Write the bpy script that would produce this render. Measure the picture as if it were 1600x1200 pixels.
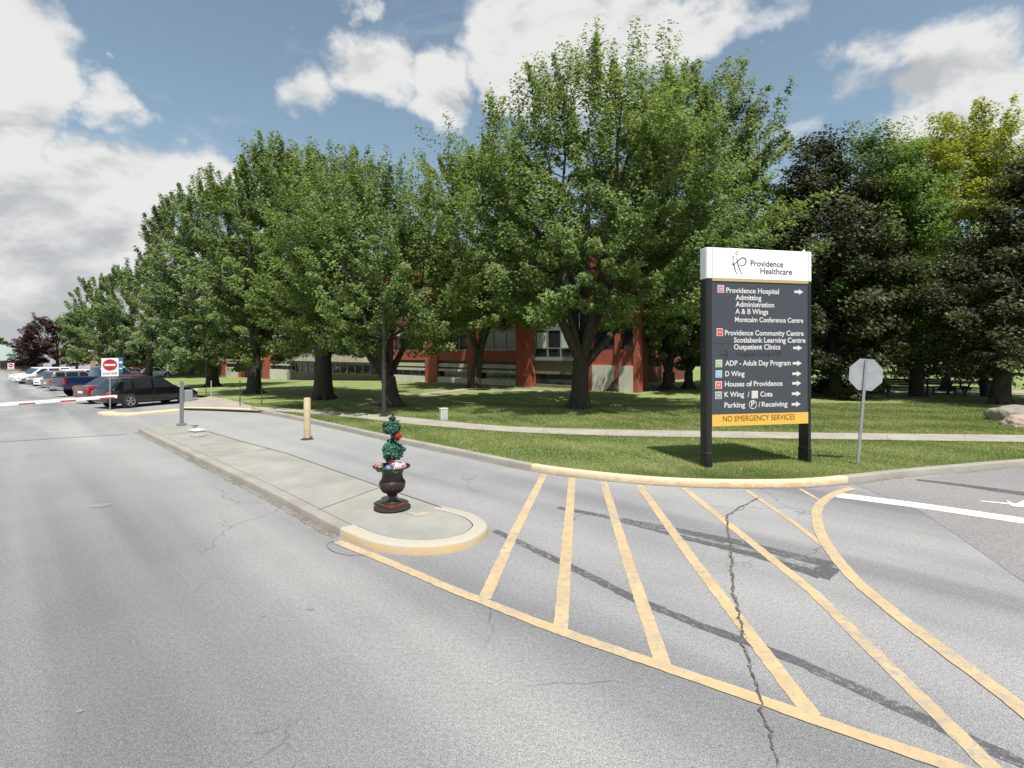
import bpy, bmesh, math, random
import numpy as np
from mathutils import Vector, Matrix, Euler
R = math.radians
C = bpy.context.scene
for o in list(bpy.data.objects): bpy.data.objects.remove(o)
COL = C.collection
rnd = random.Random(7)

# ------------------------------------------------------------------ camera, sky, sun, exposure
CAM_H = 2.6; F = 800.0; HZ = 550.0           # the photo's own 1600 x 1200 pixels
cam = bpy.data.cameras.new('camera'); camo = bpy.data.objects.new('camera', cam); COL.objects.link(camo)
camo.location = (0, 0, CAM_H); camo.rotation_euler = (R(90), 0, 0)
cam.sensor_width = 36; cam.lens = 18.0; cam.shift_y = -50/1600; cam.clip_start = .05; cam.clip_end = 4000
C.camera = camo
SUN_EL = R(64.5); sdir = Vector((.28*math.cos(SUN_EL), -.96*math.cos(SUN_EL), math.sin(SUN_EL))).normalized()
sun = bpy.data.lights.new('sun', 'SUN'); suno = bpy.data.objects.new('sun', sun); COL.objects.link(suno)
sun.energy = 4.4; sun.angle = R(.5); sun.color = (1, .955, .88)
suno.rotation_euler = (-sdir).to_track_quat('-Z', 'Y').to_euler(); suno.location = (6, -15, 40)
C.view_settings.view_transform = 'Standard'; C.view_settings.look = 'None'
C.view_settings.exposure = 0.5; C.view_settings.gamma = 1.0; C.view_settings.use_curve_mapping = False
C.cycles.max_bounces = 6; C.cycles.diffuse_bounces = 3; C.cycles.glossy_bounces = 3; C.cycles.transmission_bounces = 3
C.cycles.transparent_max_bounces = 4; C.cycles.caustics_reflective = False; C.cycles.caustics_refractive = False

def build_world():
    w = bpy.data.worlds.new('World'); C.world = w; w.use_nodes = True
    nt = w.node_tree; N = nt.nodes; L = nt.links; N.clear()
    out = N.new('ShaderNodeOutputWorld')
    tc = N.new('ShaderNodeTexCoord')
    sky = N.new('ShaderNodeTexSky'); sky.sky_type = 'NISHITA'; sky.sun_disc = False
    sky.sun_elevation = SUN_EL; sky.sun_rotation = math.atan2(.28, -.96)
    sky.air_density = 1.1; sky.dust_density = 1.0; sky.ozone_density = 1.2
    bs = N.new('ShaderNodeBackground'); bs.inputs[1].default_value = .100
    hs = N.new('ShaderNodeHueSaturation'); hs.inputs['Saturation'].default_value = .78
    L.new(sky.outputs[0], hs.inputs['Color']); tn = N.new('ShaderNodeMix'); tn.data_type = 'RGBA'; tn.blend_type = 'MULTIPLY'; tn.inputs[0].default_value = 1; tn.inputs[7].default_value = (.92, 1.02, .97, 1); L.new(hs.outputs[0], tn.inputs[6]); L.new(tn.outputs[2], bs.inputs[0])
    def vm(op, a, b):
        n = N.new('ShaderNodeVectorMath'); n.operation = op
        for i, s in enumerate((a, b)):
            if s is None: continue
            if isinstance(s, (tuple, Vector)): n.inputs[i].default_value = s
            else: L.new(s, n.inputs[i])
        return n
    def mt(op, a, b=None, c=None, clamp=False):
        n = N.new('ShaderNodeMath'); n.operation = op; n.use_clamp = clamp
        for i, s in enumerate((a, b, c)):
            if s is None: continue
            if isinstance(s, (int, float)): n.inputs[i].default_value = s
            else: L.new(s, n.inputs[i])
        return n.outputs[0]
    def noise(vec, scale, detail, rough, dist=0.):
        n = N.new('ShaderNodeTexNoise'); n.inputs['Scale'].default_value = scale; n.inputs['Detail'].default_value = detail
        n.inputs['Roughness'].default_value = rough; n.inputs['Distortion'].default_value = dist
        L.new(vec, n.inputs['Vector']); return n.outputs[0]
    def maprange(v, a, b, c=0, d=1):
        n = N.new('ShaderNodeMapRange'); n.interpolation_type = 'SMOOTHSTEP'
        for i, s in enumerate((v, a, b, c, d)):
            if isinstance(s, (int, float)): n.inputs[i].default_value = s
            else: L.new(s, n.inputs[i])
        return n.outputs[0]
    D = tc.outputs['Generated']
    # cloud banks: (sky direction given as photo pixel, size across, size up, weight)
    blobs = [(30,110,95,120,1.0),(10,30,110,90,.85),(60,330,230,120,1.25),(265,275,165,95,1.1),(130,440,330,120,1.25),(185,125,62,50,.75),(235,165,60,40,.75),
             (90,230,100,60,.55),(470,155,78,50,.85),(590,125,105,65,.95),(690,165,78,70,.85),(565,8,56,30,.85),(215,65,22,18,.5),
             (900,60,170,120,1.15),(1040,30,150,70,1.05),(820,90,70,110,1.0),(1230,20,110,40,.62),(1195,90,60,26,.55),
             (1370,120,85,70,.66),(1520,115,135,95,1.1),(1600,130,130,110,1.1),(1480,190,130,50,.85),(1240,195,70,35,.55),(1310,95,60,40,.45),(430,45,40,30,.25),
             (480,440,420,130,.6),(1750,60,120,160,.9),(-180,200,160,300,1.0)]
    wn = N.new('ShaderNodeTexNoise'); wn.inputs['Scale'].default_value = 3.6; wn.inputs['Detail'].default_value = 6; wn.inputs['Roughness'].default_value = .6; L.new(D, wn.inputs['Vector'])
    DW = vm('ADD', D, vm('MULTIPLY', vm('SUBTRACT', wn.outputs['Color'], (.5, .5, .5)).outputs[0], (.34, .34, .22)).outputs[0]).outputs[0]
    tot = None
    for (px, py, rx, ry, wt) in blobs:
        c = Vector(((px-800)/F, 1, (HZ-py)/F)); k = c.length; c.normalize()
        sx = F*k/rx; sz = F*k/ry
        d = vm('SUBTRACT', DW, c); m = vm('MULTIPLY', d.outputs[0], (sx, sx, sz)); ln = vm('LENGTH', m.outputs[0], None)
        g = maprange(ln.outputs['Value'], 0.20, 1.45, wt, 0)
        tot = g if tot is None else mt('MAXIMUM', tot, g)
    st = vm('MULTIPLY', D, (1, 1, 1.7)).outputs[0]
    n1 = noise(st, 5.2, 9, .56, .25)
    n2 = noise(vm('ADD', st, (3.1, 1.7, .6)).outputs[0], 3.0, 5, .5)
    wisp = noise(vm('MULTIPLY', D, (1.2, 1.2, 3.2)).outputs[0], 3.4, 8, .62, .6)
    # everywhere else round the sky: loose fair-weather cover
    sep = N.new('ShaderNodeSeparateXYZ'); L.new(D, sep.inputs[0])
    back = maprange(sep.outputs[1], .15, -.3, 0, .5)
    tot = mt('MAXIMUM', tot, back)
    cov = mt('ADD', tot, mt('MULTIPLY', mt('SUBTRACT', n1, .5), 1.9))
    a1 = maprange(cov, .40, .86)
    a2 = maprange(wisp, .54, .80, 0, .30)
    alpha = mt('MAXIMUM', a1, a2, clamp=True)
    alpha = mt('MULTIPLY', alpha, .97)
    # thin edges and flat bases are greyer than the lit tops
    n1b = noise(vm('ADD', st, (0.0, -.02, .075)).outputs[0], 5.2, 9, .56, .25)
    lit = mt('ADD', mt('MULTIPLY', mt('SUBTRACT', n1, n1b), 3.2), mt('MULTIPLY', n2, 1.0))
    elev = maprange(sep.outputs[2], .02, .34, -.22, .26)
    lit = mt('ADD', lit, elev)
    lit = maprange(lit, .05, .85)
    mix = N.new('ShaderNodeMix'); mix.data_type = 'RGBA'
    L.new(lit, mix.inputs[0]); mix.inputs[6].default_value = (.60, .62, .64, 1); mix.inputs[7].default_value = (.98, .98, .965, 1)
    bc = N.new('ShaderNodeBackground'); bc.inputs[1].default_value = .60; L.new(mix.outputs[2], bc.inputs[0])
    ms = N.new('ShaderNodeMixShader'); L.new(alpha, ms.inputs[0]); L.new(bs.outputs[0], ms.inputs[1]); L.new(bc.outputs[0], ms.inputs[2])
    L.new(ms.outputs[0], out.inputs[0])
    w.cycles.sampling_method = 'MANUAL'; w.cycles.sample_map_resolution = 512
build_world()

# ------------------------------------------------------------------ terrain and measuring
def sst(a, b, x):
    t = min(1, max(0, (x-a)/(b-a))); return t*t*(3-2*t)
def gz(x, y):
    s = -.77*x + .63*y
    return -.80*sst(28, 64, s) - .25*sst(60, 110, s)
def P(px, py, dz=0.0):
    """where the sight line of a photo pixel meets the ground (raised dz)"""
    a = (px-800)/F; b = (HZ-py)/F
    y = (CAM_H-dz)/max(1e-4, -b)
    for _ in range(60):
        y2 = (CAM_H-dz-gz(a*y, y))/max(1e-4, -b); y = y*.5+y2*.5
    return Vector((a*y, y, dz+gz(a*y, y)))
KH = .12      # kerb and lawn height

# ------------------------------------------------------------------ materials
def new_mat(name):
    m = bpy.data.materials.new(name); m.use_nodes = True
    nt = m.node_tree; nt.nodes.clear()
    o = nt.nodes.new('ShaderNodeOutputMaterial'); b = nt.nodes.new('ShaderNodeBsdfPrincipled')
    nt.links.new(b.outputs[0], o.inputs[0]); return m, nt, b
def nnoise(nt, vec, scale, detail=4, rough=.55, dist=0):
    n = nt.nodes.new('ShaderNodeTexNoise'); n.inputs['Scale'].default_value = scale; n.inputs['Detail'].default_value = detail
    n.inputs['Roughness'].default_value = rough; n.inputs['Distortion'].default_value = dist
    if vec is not None: nt.links.new(vec, n.inputs['Vector'])
    return n.outputs[0]
def nramp(nt, fac, stops):
    r = nt.nodes.new('ShaderNodeValToRGB'); e = r.color_ramp.elements
    while len(e) < len(stops): e.new(.5)
    for i, (p, c) in enumerate(stops):
        e[i].position = p; e[i].color = (*c, 1) if len(c) == 3 else c
    nt.links.new(fac, r.inputs[0]); return r.outputs[0]
def nmix(nt, fac, a, b, mode='MIX'):
    n = nt.nodes.new('ShaderNodeMix'); n.data_type = 'RGBA'; n.blend_type = mode
    for i, s in ((0, fac), (6, a), (7, b)):
        if isinstance(s, (int, float)): n.inputs[i].default_value = s
        elif isinstance(s, tuple): n.inputs[i].default_value = (*s, 1) if len(s) == 3 else s
        else: nt.links.new(s, n.inputs[i])
    return n.outputs[2]
def nmath(nt, op, a, b=0.0, clamp=False):
    n = nt.nodes.new('ShaderNodeMath'); n.operation = op; n.use_clamp = clamp
    for i, s in enumerate((a, b)):
        if isinstance(s, (int, float)): n.inputs[i].default_value = s
        else: nt.links.new(s, n.inputs[i])
    return n.outputs[0]
def nrange(nt, v, a, b, c=0., d=1.):
    n = nt.nodes.new('ShaderNodeMapRange'); n.interpolation_type = 'SMOOTHSTEP'
    for i, s in enumerate((v, a, b, c, d)):
        if isinstance(s, (int, float)): n.inputs[i].default_value = s
        else: nt.links.new(s, n.inputs[i])
    return n.outputs[0]
def nmap(nt, vec, scale=(1, 1, 1), rot=(0, 0, 0), loc=(0, 0, 0)):
    n = nt.nodes.new('ShaderNodeMapping'); n.inputs['Scale'].default_value = scale; n.inputs['Rotation'].default_value = rot; n.inputs['Location'].default_value = loc
    nt.links.new(vec, n.inputs['Vector']); return n.outputs[0]
def ncoord(nt, which='Object'):
    return nt.nodes.new('ShaderNodeTexCoord').outputs[which]
def nbump(nt, bsdf, h, strength=.3, dist=.01):
    n = nt.nodes.new('ShaderNodeBump'); n.inputs['Strength'].default_value = strength; n.inputs['Distance'].default_value = dist
    nt.links.new(h, n.inputs['Height']); nt.links.new(n.outputs[0], bsdf.inputs['Normal'])
def setc(nt, b, col):
    if isinstance(col, tuple): b.inputs['Base Color'].default_value = (*col, 1)
    else: nt.links.new(col, b.inputs['Base Color'])
MATS = {}
def plain(name, col, rough=.6, metal=0., var=.12, scale=6., coat=0., bump=0., spec=.5):
    """a paint, metal or plastic with a little uneven tone"""
    if name in MATS: return MATS[name]
    m, nt, b = new_mat(name); v = ncoord(nt)
    f = nnoise(nt, v, scale, 5)
    setc(nt, b, nmix(nt, f, tuple(max(0, c*(1-var)) for c in col), tuple(min(1, c*(1+var)) for c in col)))
    b.inputs['Roughness'].default_value = rough; b.inputs['Metallic'].default_value = metal
    b.inputs['Coat Weight'].default_value = coat; b.inputs['Coat Roughness'].default_value = .06
    b.inputs['Specular IOR Level'].default_value = spec
    if bump: nbump(nt, b, nnoise(nt, v, scale*8, 4), bump, .01)
    MATS[name] = m; return m

def asphalt_colour(nt, v, base=.235, tint=(1.0, .985, .99)):
    fine = nnoise(nt, v, 95, 2, .7)
    mid = nnoise(nt, v, 28, 3, .6)
    big = nnoise(nt, v, .42, 4, .55)
    s = nramp(nt, fine, [(.30, (.44,)*3), (.5, (.98,)*3), (.72, (1.52,)*3)])
    c = nmix(nt, 1.0, tuple(base*t for t in tint), s, 'MULTIPLY')
    c = nmix(nt, .55, c, nramp(nt, mid, [(.3, (.70,)*3), (.7, (1.28,)*3)]), 'MULTIPLY')
    c = nmix(nt, 1.0, c, nramp(nt, big, [(.25, (.86, .86, .88)), (.75, (1.12, 1.12, 1.10))]), 'MULTIPLY')
    # scattered pale and dark chippings
    vo = nt.nodes.new('ShaderNodeTexVoronoi'); vo.inputs['Scale'].default_value = 42; nt.links.new(v, vo.inputs['Vector'])
    sel = nnoise(nt, v, 17, 1)
    chip = nmath(nt, 'MULTIPLY', nrange(nt, vo.outputs['Distance'], .22, .12), nrange(nt, sel, .58, .66))
    c = nmix(nt, nmath(nt, 'MULTIPLY', chip, .55), c, (.48, .47, .46))
    dark = nmath(nt, 'MULTIPLY', nrange(nt, vo.outputs['Distance'], .25, .13), nrange(nt, sel, .42, .35))
    c = nmix(nt, nmath(nt, 'MULTIPLY', dark, .6), c, (.07, .07, .075))
    return c, fine
def mat_asphalt(name, base=.235, tint=(1., .985, .99), lanes=True):
    m, nt, b = new_mat(name); v = ncoord(nt)
    c, fine = asphalt_colour(nt, v, base, tint)
    if lanes:
        # tyre-polished bands that run with the exit lane, and stains
        lane = nmap(nt, v, (1, 1, 1), (0, 0, R(-45)))
        w = nnoise(nt, nmap(nt, lane, (.62, .035, 1)), 1.0, 3, .5, .3)
        c = nmix(nt, 1., c, nramp(nt, w, [(.36, (.72, .72, .74)), (.5, (1, 1, 1)), (.64, (1.20, 1.19, 1.15))]), 'MULTIPLY')
        st = nnoise(nt, nmap(nt, lane, (1.4, .5, 1)), .9, 4, .6, .5)
        c = nmix(nt, nrange(nt, st, .67, .78, 0, .38), c, (.13, .13, .135))
        # paler blotch over the entry lane: its grazing sheen put into the colour
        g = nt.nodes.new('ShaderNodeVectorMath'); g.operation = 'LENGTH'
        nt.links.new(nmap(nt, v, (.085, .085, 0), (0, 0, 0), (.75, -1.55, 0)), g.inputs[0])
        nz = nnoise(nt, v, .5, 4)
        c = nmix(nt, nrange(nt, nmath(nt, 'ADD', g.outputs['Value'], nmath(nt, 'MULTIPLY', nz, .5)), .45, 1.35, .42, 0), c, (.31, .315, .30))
        # the hatched side and the entry lane are toned lighter than the exit lane
        sx = nt.nodes.new('ShaderNodeSeparateXYZ'); nt.links.new(v, sx.inputs[0])
        dd = nmath(nt, 'ADD', nmath(nt, 'MULTIPLY', nmath(nt, 'ADD', sx.outputs[0], 2.4), .6), nmath(nt, 'MULTIPLY', nmath(nt, 'ADD', sx.outputs[1], -7.0), .8))
        dd = nmath(nt, 'ADD', dd, nmath(nt, 'MULTIPLY', nmath(nt, 'SUBTRACT', nnoise(nt, v, 1.4, 4), .5), .8))
        c = nmix(nt, nrange(nt, dd, -.25, .55), c, nmix(nt, 1., c, (1.11, 1.11, 1.12), 'MULTIPLY'))
        # patched squares and hairline crazing
        vo = nt.nodes.new('ShaderNodeTexVoronoi'); vo.feature = 'DISTANCE_TO_EDGE'; vo.inputs['Scale'].default_value = .42
        wv = nt.nodes.new('ShaderNodeVectorMath'); wv.operation = 'ADD'; nt.links.new(v, wv.inputs[0])
        nv = nt.nodes.new('ShaderNodeTexNoise'); nv.inputs['Scale'].default_value = 3.; nv.inputs['Detail'].default_value = 5; nt.links.new(v, nv.inputs['Vector'])
        ms = nt.nodes.new('ShaderNodeVectorMath'); ms.operation = 'SCALE'; ms.inputs['Scale'].default_value = .35; nt.links.new(nv.outputs['Color'], ms.inputs[0]); nt.links.new(ms.outputs[0], wv.inputs[1]); nt.links.new(wv.outputs[0], vo.inputs['Vector'])
        hair = nmath(nt, 'MULTIPLY', nrange(nt, vo.outputs['Distance'], .006, .001), nrange(nt, nnoise(nt, v, .35, 2), .50, .62, 0, .55))
        c = nmix(nt, hair, c, (.06, .06, .06))
    setc(nt, b, c); b.inputs['Roughness'].default_value = .92; b.inputs['Specular IOR Level'].default_value = .25
    nbump(nt, b, fine, .5, .006); return m
def mat_concrete(name, col=(.40, .375, .345), spot=.2, pale=None):
    m, nt, b = new_mat(name); v = ncoord(nt)
    f = nnoise(nt, v, 60, 3, .7); g = nnoise(nt, v, 1.3, 6, .62)
    c = nmix(nt, 1., col, nramp(nt, f, [(.28, (.72,)*3), (.55, (1,)*3), (.75, (1.2,)*3)]), 'MULTIPLY')
    c = nmix(nt, 1., c, nramp(nt, g, [(.28, (.80, .79, .78)), (.72, (1.14, 1.14, 1.13))]), 'MULTIPLY')
    st = nnoise(nt, v, 5.5, 4, .6, .5)
    c = nmix(nt, nrange(nt, st, .62, .80, 0, spot), c, (.16, .145, .125))
    setc(nt, b, c); b.inputs['Roughness'].default_value = .9; b.inputs['Specular IOR Level'].default_value = .25
    nbump(nt, b, f, .35, .004); return m
def mat_worn_paint(name, col, under, lo=.36, hi=.52, scale=9., strength=.9):
    """road paint with the surface below showing through where traffic has scrubbed it"""
    m, nt, b = new_mat(name); v = ncoord(nt)
    n = nnoise(nt, v, scale, 7, .68); n2 = nnoise(nt, v, .8, 3); grain = nnoise(nt, v, 90, 2, .7)
    k = nmath(nt, 'ADD', nmath(nt, 'MULTIPLY', n, .7), nmath(nt, 'MULTIPLY', n2, .3))
    k = nmath(nt, 'ADD', k, nmath(nt, 'MULTIPLY', nmath(nt, 'SUBTRACT', grain, .5), .55))
    c = nmix(nt, 1., col, nramp(nt, nnoise(nt, v, 2.3, 4), [(.3, (.84, .83, .80)), (.7, (1.1, 1.1, 1.1))]), 'MULTIPLY')
    c = nmix(nt, nrange(nt, k, lo, hi, 0, strength), under, c)
    setc(nt, b, c); b.inputs['Roughness'].default_value = .8; b.inputs['Specular IOR Level'].default_value = .3
    nbump(nt, b, grain, .4, .004); return m
def mat_grass(name, k=1.0):
    m, nt, b = new_mat(name); v = ncoord(nt)
    mow = nnoise(nt, nmap(nt, v, (.05, .75, 1), (0, 0, R(6))), 1.0, 3, .5, .2)
    big = nnoise(nt, v, .28, 5, .6); fine = nnoise(nt, v, 22, 4, .7); dry = nnoise(nt, v, 1.5, 6, .65, .4)
    c = nramp(nt, fine, [(.25, (.036*k, .058*k, .018*k)), (.5, (.095*k, .125*k, .042*k)), (.78, (.170*k, .185*k, .080*k))])
    c = nmix(nt, 1., c, nramp(nt, mow, [(.35, (.84, .88, .84)), (.65, (1.15, 1.11, 1.1))]), 'MULTIPLY')
    c = nmix(nt, 1., c, nramp(nt, big, [(.3, (.85, .93, .85)), (.7, (1.12, 1.06, 1.05))]), 'MULTIPLY')
    c = nmix(nt, nrange(nt, dry, .48, .70, 0, .65), c, (.215*k, .195*k, .10*k))
    setc(nt, b, c); b.inputs['Roughness'].default_value = .85; b.inputs['Specular IOR Level'].default_value = .2
    nbump(nt, b, fine, .8, .03); return m
def mat_leaf(name, dark, light, trans=.30, rough=.5):
    m = bpy.data.materials.new(name); m.use_nodes = True; nt = m.node_tree; nt.nodes.clear()
    o = nt.nodes.new('ShaderNodeOutputMaterial')
    at = nt.nodes.new('ShaderNodeAttribute'); at.attribute_name = 'tint'
    c = nmix(nt, at.outputs['Fac'], dark, light)
    p = nt.nodes.new('ShaderNodeBsdfPrincipled'); nt.links.new(c, p.inputs['Base Color']); p.inputs['Roughness'].default_value = rough
    p.inputs['Specular IOR Level'].default_value = .25
    t = nt.nodes.new('ShaderNodeBsdfTranslucent')
    nt.links.new(nmix(nt, 1., c, (1.25, 1.15, .55), 'MULTIPLY'), t.inputs[0])
    x = nt.nodes.new('ShaderNodeMixShader'); x.inputs[0].default_value = trans
    nt.links.new(p.outputs[0], x.inputs[1]); nt.links.new(t.outputs[0], x.inputs[2]); nt.links.new(x.outputs[0], o.inputs[0]); return m
def mat_bark(name='bark', a=(.022, .017, .013), c=(.085, .07, .055)):
    m, nt, b = new_mat(name); v = ncoord(nt)
    n = nnoise(nt, nmap(nt, v, (1, 1, .16)), 16, 6, .65, .4)
    setc(nt, b, nramp(nt, n, [(.3, a), (.7, c)])); b.inputs['Roughness'].default_value = .95; nbump(nt, b, n, .9, .05); return m
def mat_glass(name, col=(.02, .025, .03), rough=.05, spec=.8):
    m, nt, b = new_mat(name); v = ncoord(nt)
    setc(nt, b, nmix(nt, nnoise(nt, v, 1.2, 2), tuple(c*.7 for c in col), tuple(c*1.4 for c in col)))
    b.inputs['Roughness'].default_value = rough; b.inputs['Specular IOR Level'].default_value = spec; return m
def mat_render(name, col):
    m, nt, b = new_mat(name); v = ncoord(nt)
    f = nnoise(nt, v, 1.1, 6, .6); g = nnoise(nt, nmap(nt, v, (2.5, 2.5, .25)), 1.5, 4, .6)
    c = nmix(nt, 1., col, nramp(nt, f, [(.3, (.86,)*3), (.7, (1.1,)*3)]), 'MULTIPLY')
    c = nmix(nt, 1., c, nramp(nt, g, [(.3, (.88,)*3), (.65, (1.05,)*3)]), 'MULTIPLY')
    setc(nt, b, c); b.inputs['Roughness'].default_value = .88; nbump(nt, b, nnoise(nt, v, 40, 3), .2, .01); return m
def mat_brick(name, c1, c2, mortar, scale=5.):
    m, nt, b = new_mat(name); v = ncoord(nt)
    t = nt.nodes.new('ShaderNodeTexBrick'); t.inputs['Scale'].default_value = scale
    t.inputs['Color1'].default_value = (*c1, 1); t.inputs['Color2'].default_value = (*c2, 1); t.inputs['Mortar'].default_value = (*mortar, 1)
    nt.links.new(nmap(nt, v, (1, 1, 1), (R(90), 0, 0)), t.inputs['Vector'])
    setc(nt, b, t.outputs[0]); b.inputs['Roughness'].default_value = .9; return m

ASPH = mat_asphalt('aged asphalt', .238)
ASPH2 = mat_asphalt('pinkish asphalt', .235, (1.035, .985, .97), lanes=False)
CONC = mat_concrete('kerb concrete', (.32, .295, .265), .4)
SLAB = mat_concrete('island concrete', (.315, .305, .28), .28)
WALK = mat_concrete('sidewalk concrete', (.365, .335, .295), .16)
def mat_nose(name='orange painted kerb nose', cc=(.40, .38, .325), z1=.112, z0=.078):
    m, nt, b = new_mat(name); v = ncoord(nt)
    g = nt.nodes.new('ShaderNodeNewGeometry'); sp = nt.nodes.new('ShaderNodeSeparateXYZ'); nt.links.new(g.outputs['Normal'], sp.inputs[0])
    n = nnoise(nt, v, 7, 7, .66)
    grain = nnoise(nt, v, 70, 2, .7)
    top = nrange(nt, sp.outputs[2], .3, .8)
    k = nmath(nt, 'ADD', n, nmath(nt, 'MULTIPLY', nmath(nt, 'SUBTRACT', 1.0, top), .34))
    so = nt.nodes.new('ShaderNodeSeparateXYZ'); nt.links.new(v, so.inputs[0]); k = nmath(nt, 'SUBTRACT', k, nmath(nt, 'MULTIPLY', nrange(nt, so.outputs[2], .03, .115), .16))
    paint = nmix(nt, nnoise(nt, v, 4, 4), (.46, .30, .14), (.53, .39, .22))
    conc = nmix(nt, 1., cc, nramp(nt, grain, [(.3, (.85,)*3), (.7, (1.1,)*3)]), 'MULTIPLY')
    n3 = nnoise(nt, v, 5, 6, .7)
    zz = nmath(nt, 'ADD', so.outputs[2], nmath(nt, 'MULTIPLY', nmath(nt, 'SUBTRACT', n3, .5), .22))
    low = nrange(nt, zz, z1, z0); chip = nrange(nt, nmath(nt, 'ADD', n, nmath(nt, 'MULTIPLY', nmath(nt, 'SUBTRACT', grain, .5), .5)), .36, .46, .15, 1)
    fac = nmath(nt, 'MAXIMUM', nmath(nt, 'MULTIPLY', nmath(nt, 'MULTIPLY', low, chip), .95), nrange(nt, n, .52, .72, .06, .40))
    setc(nt, b, nmix(nt, fac, conc, paint)); b.inputs['Roughness'].default_value = .85
    nbump(nt, b, grain, .4, .004); return m
YKERB = mat_nose('cream painted kerb', (.60, .50, .345), .075, .035)
YPAINT = mat_worn_paint('worn yellow road paint', (.53, .385, .205), (.30, .28, .25), .36, .53, 11)
WPAINT = mat_worn_paint('white road paint', (.80, .81, .82), (.40, .40, .40), .22, .36, 8)
TAR = mat_worn_paint('tar sealing strip', (.052, .052, .060), (.24, .235, .235), .36, .475, 16, .8)
CRACK = mat_worn_paint('open crack with dirt', (.07, .065, .055), (.24, .235, .22), .40, .54, 22, .95)
GRASS = mat_grass('mown lawn', 1.95)
BARK = mat_bark()
RUST = plain('rusty iron', (.12, .045, .022), .85, .2, .5, 14, bump=.4)
STEEL = plain('galvanised steel', (.42, .44, .46), .42, .75, .12, 9)
DKMETAL = plain('dark bronze painted metal', (.045, .042, .042), .45, .2, .15, 5)
GLASSD = mat_glass('dark window glass')
RUBBER = plain('tyre rubber', (.022, .022, .023), .85)
ALLOY = plain('alloy rim', (.55, .55, .57), .3, .9, .08)
BLACKP = plain('black plastic', (.018, .018, .02), .5)
REDLENS = plain('red lamp lens', (.42, .012, .015), .15, coat=.6)
CLEARLENS = plain('clear lamp lens', (.62, .64, .66), .12, coat=.6)
PLATE = plain('number plate white', (.7, .72, .75), .4)
WHITE = plain('white sheet metal', (.78, .78, .77), .45, var=.04)

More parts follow.
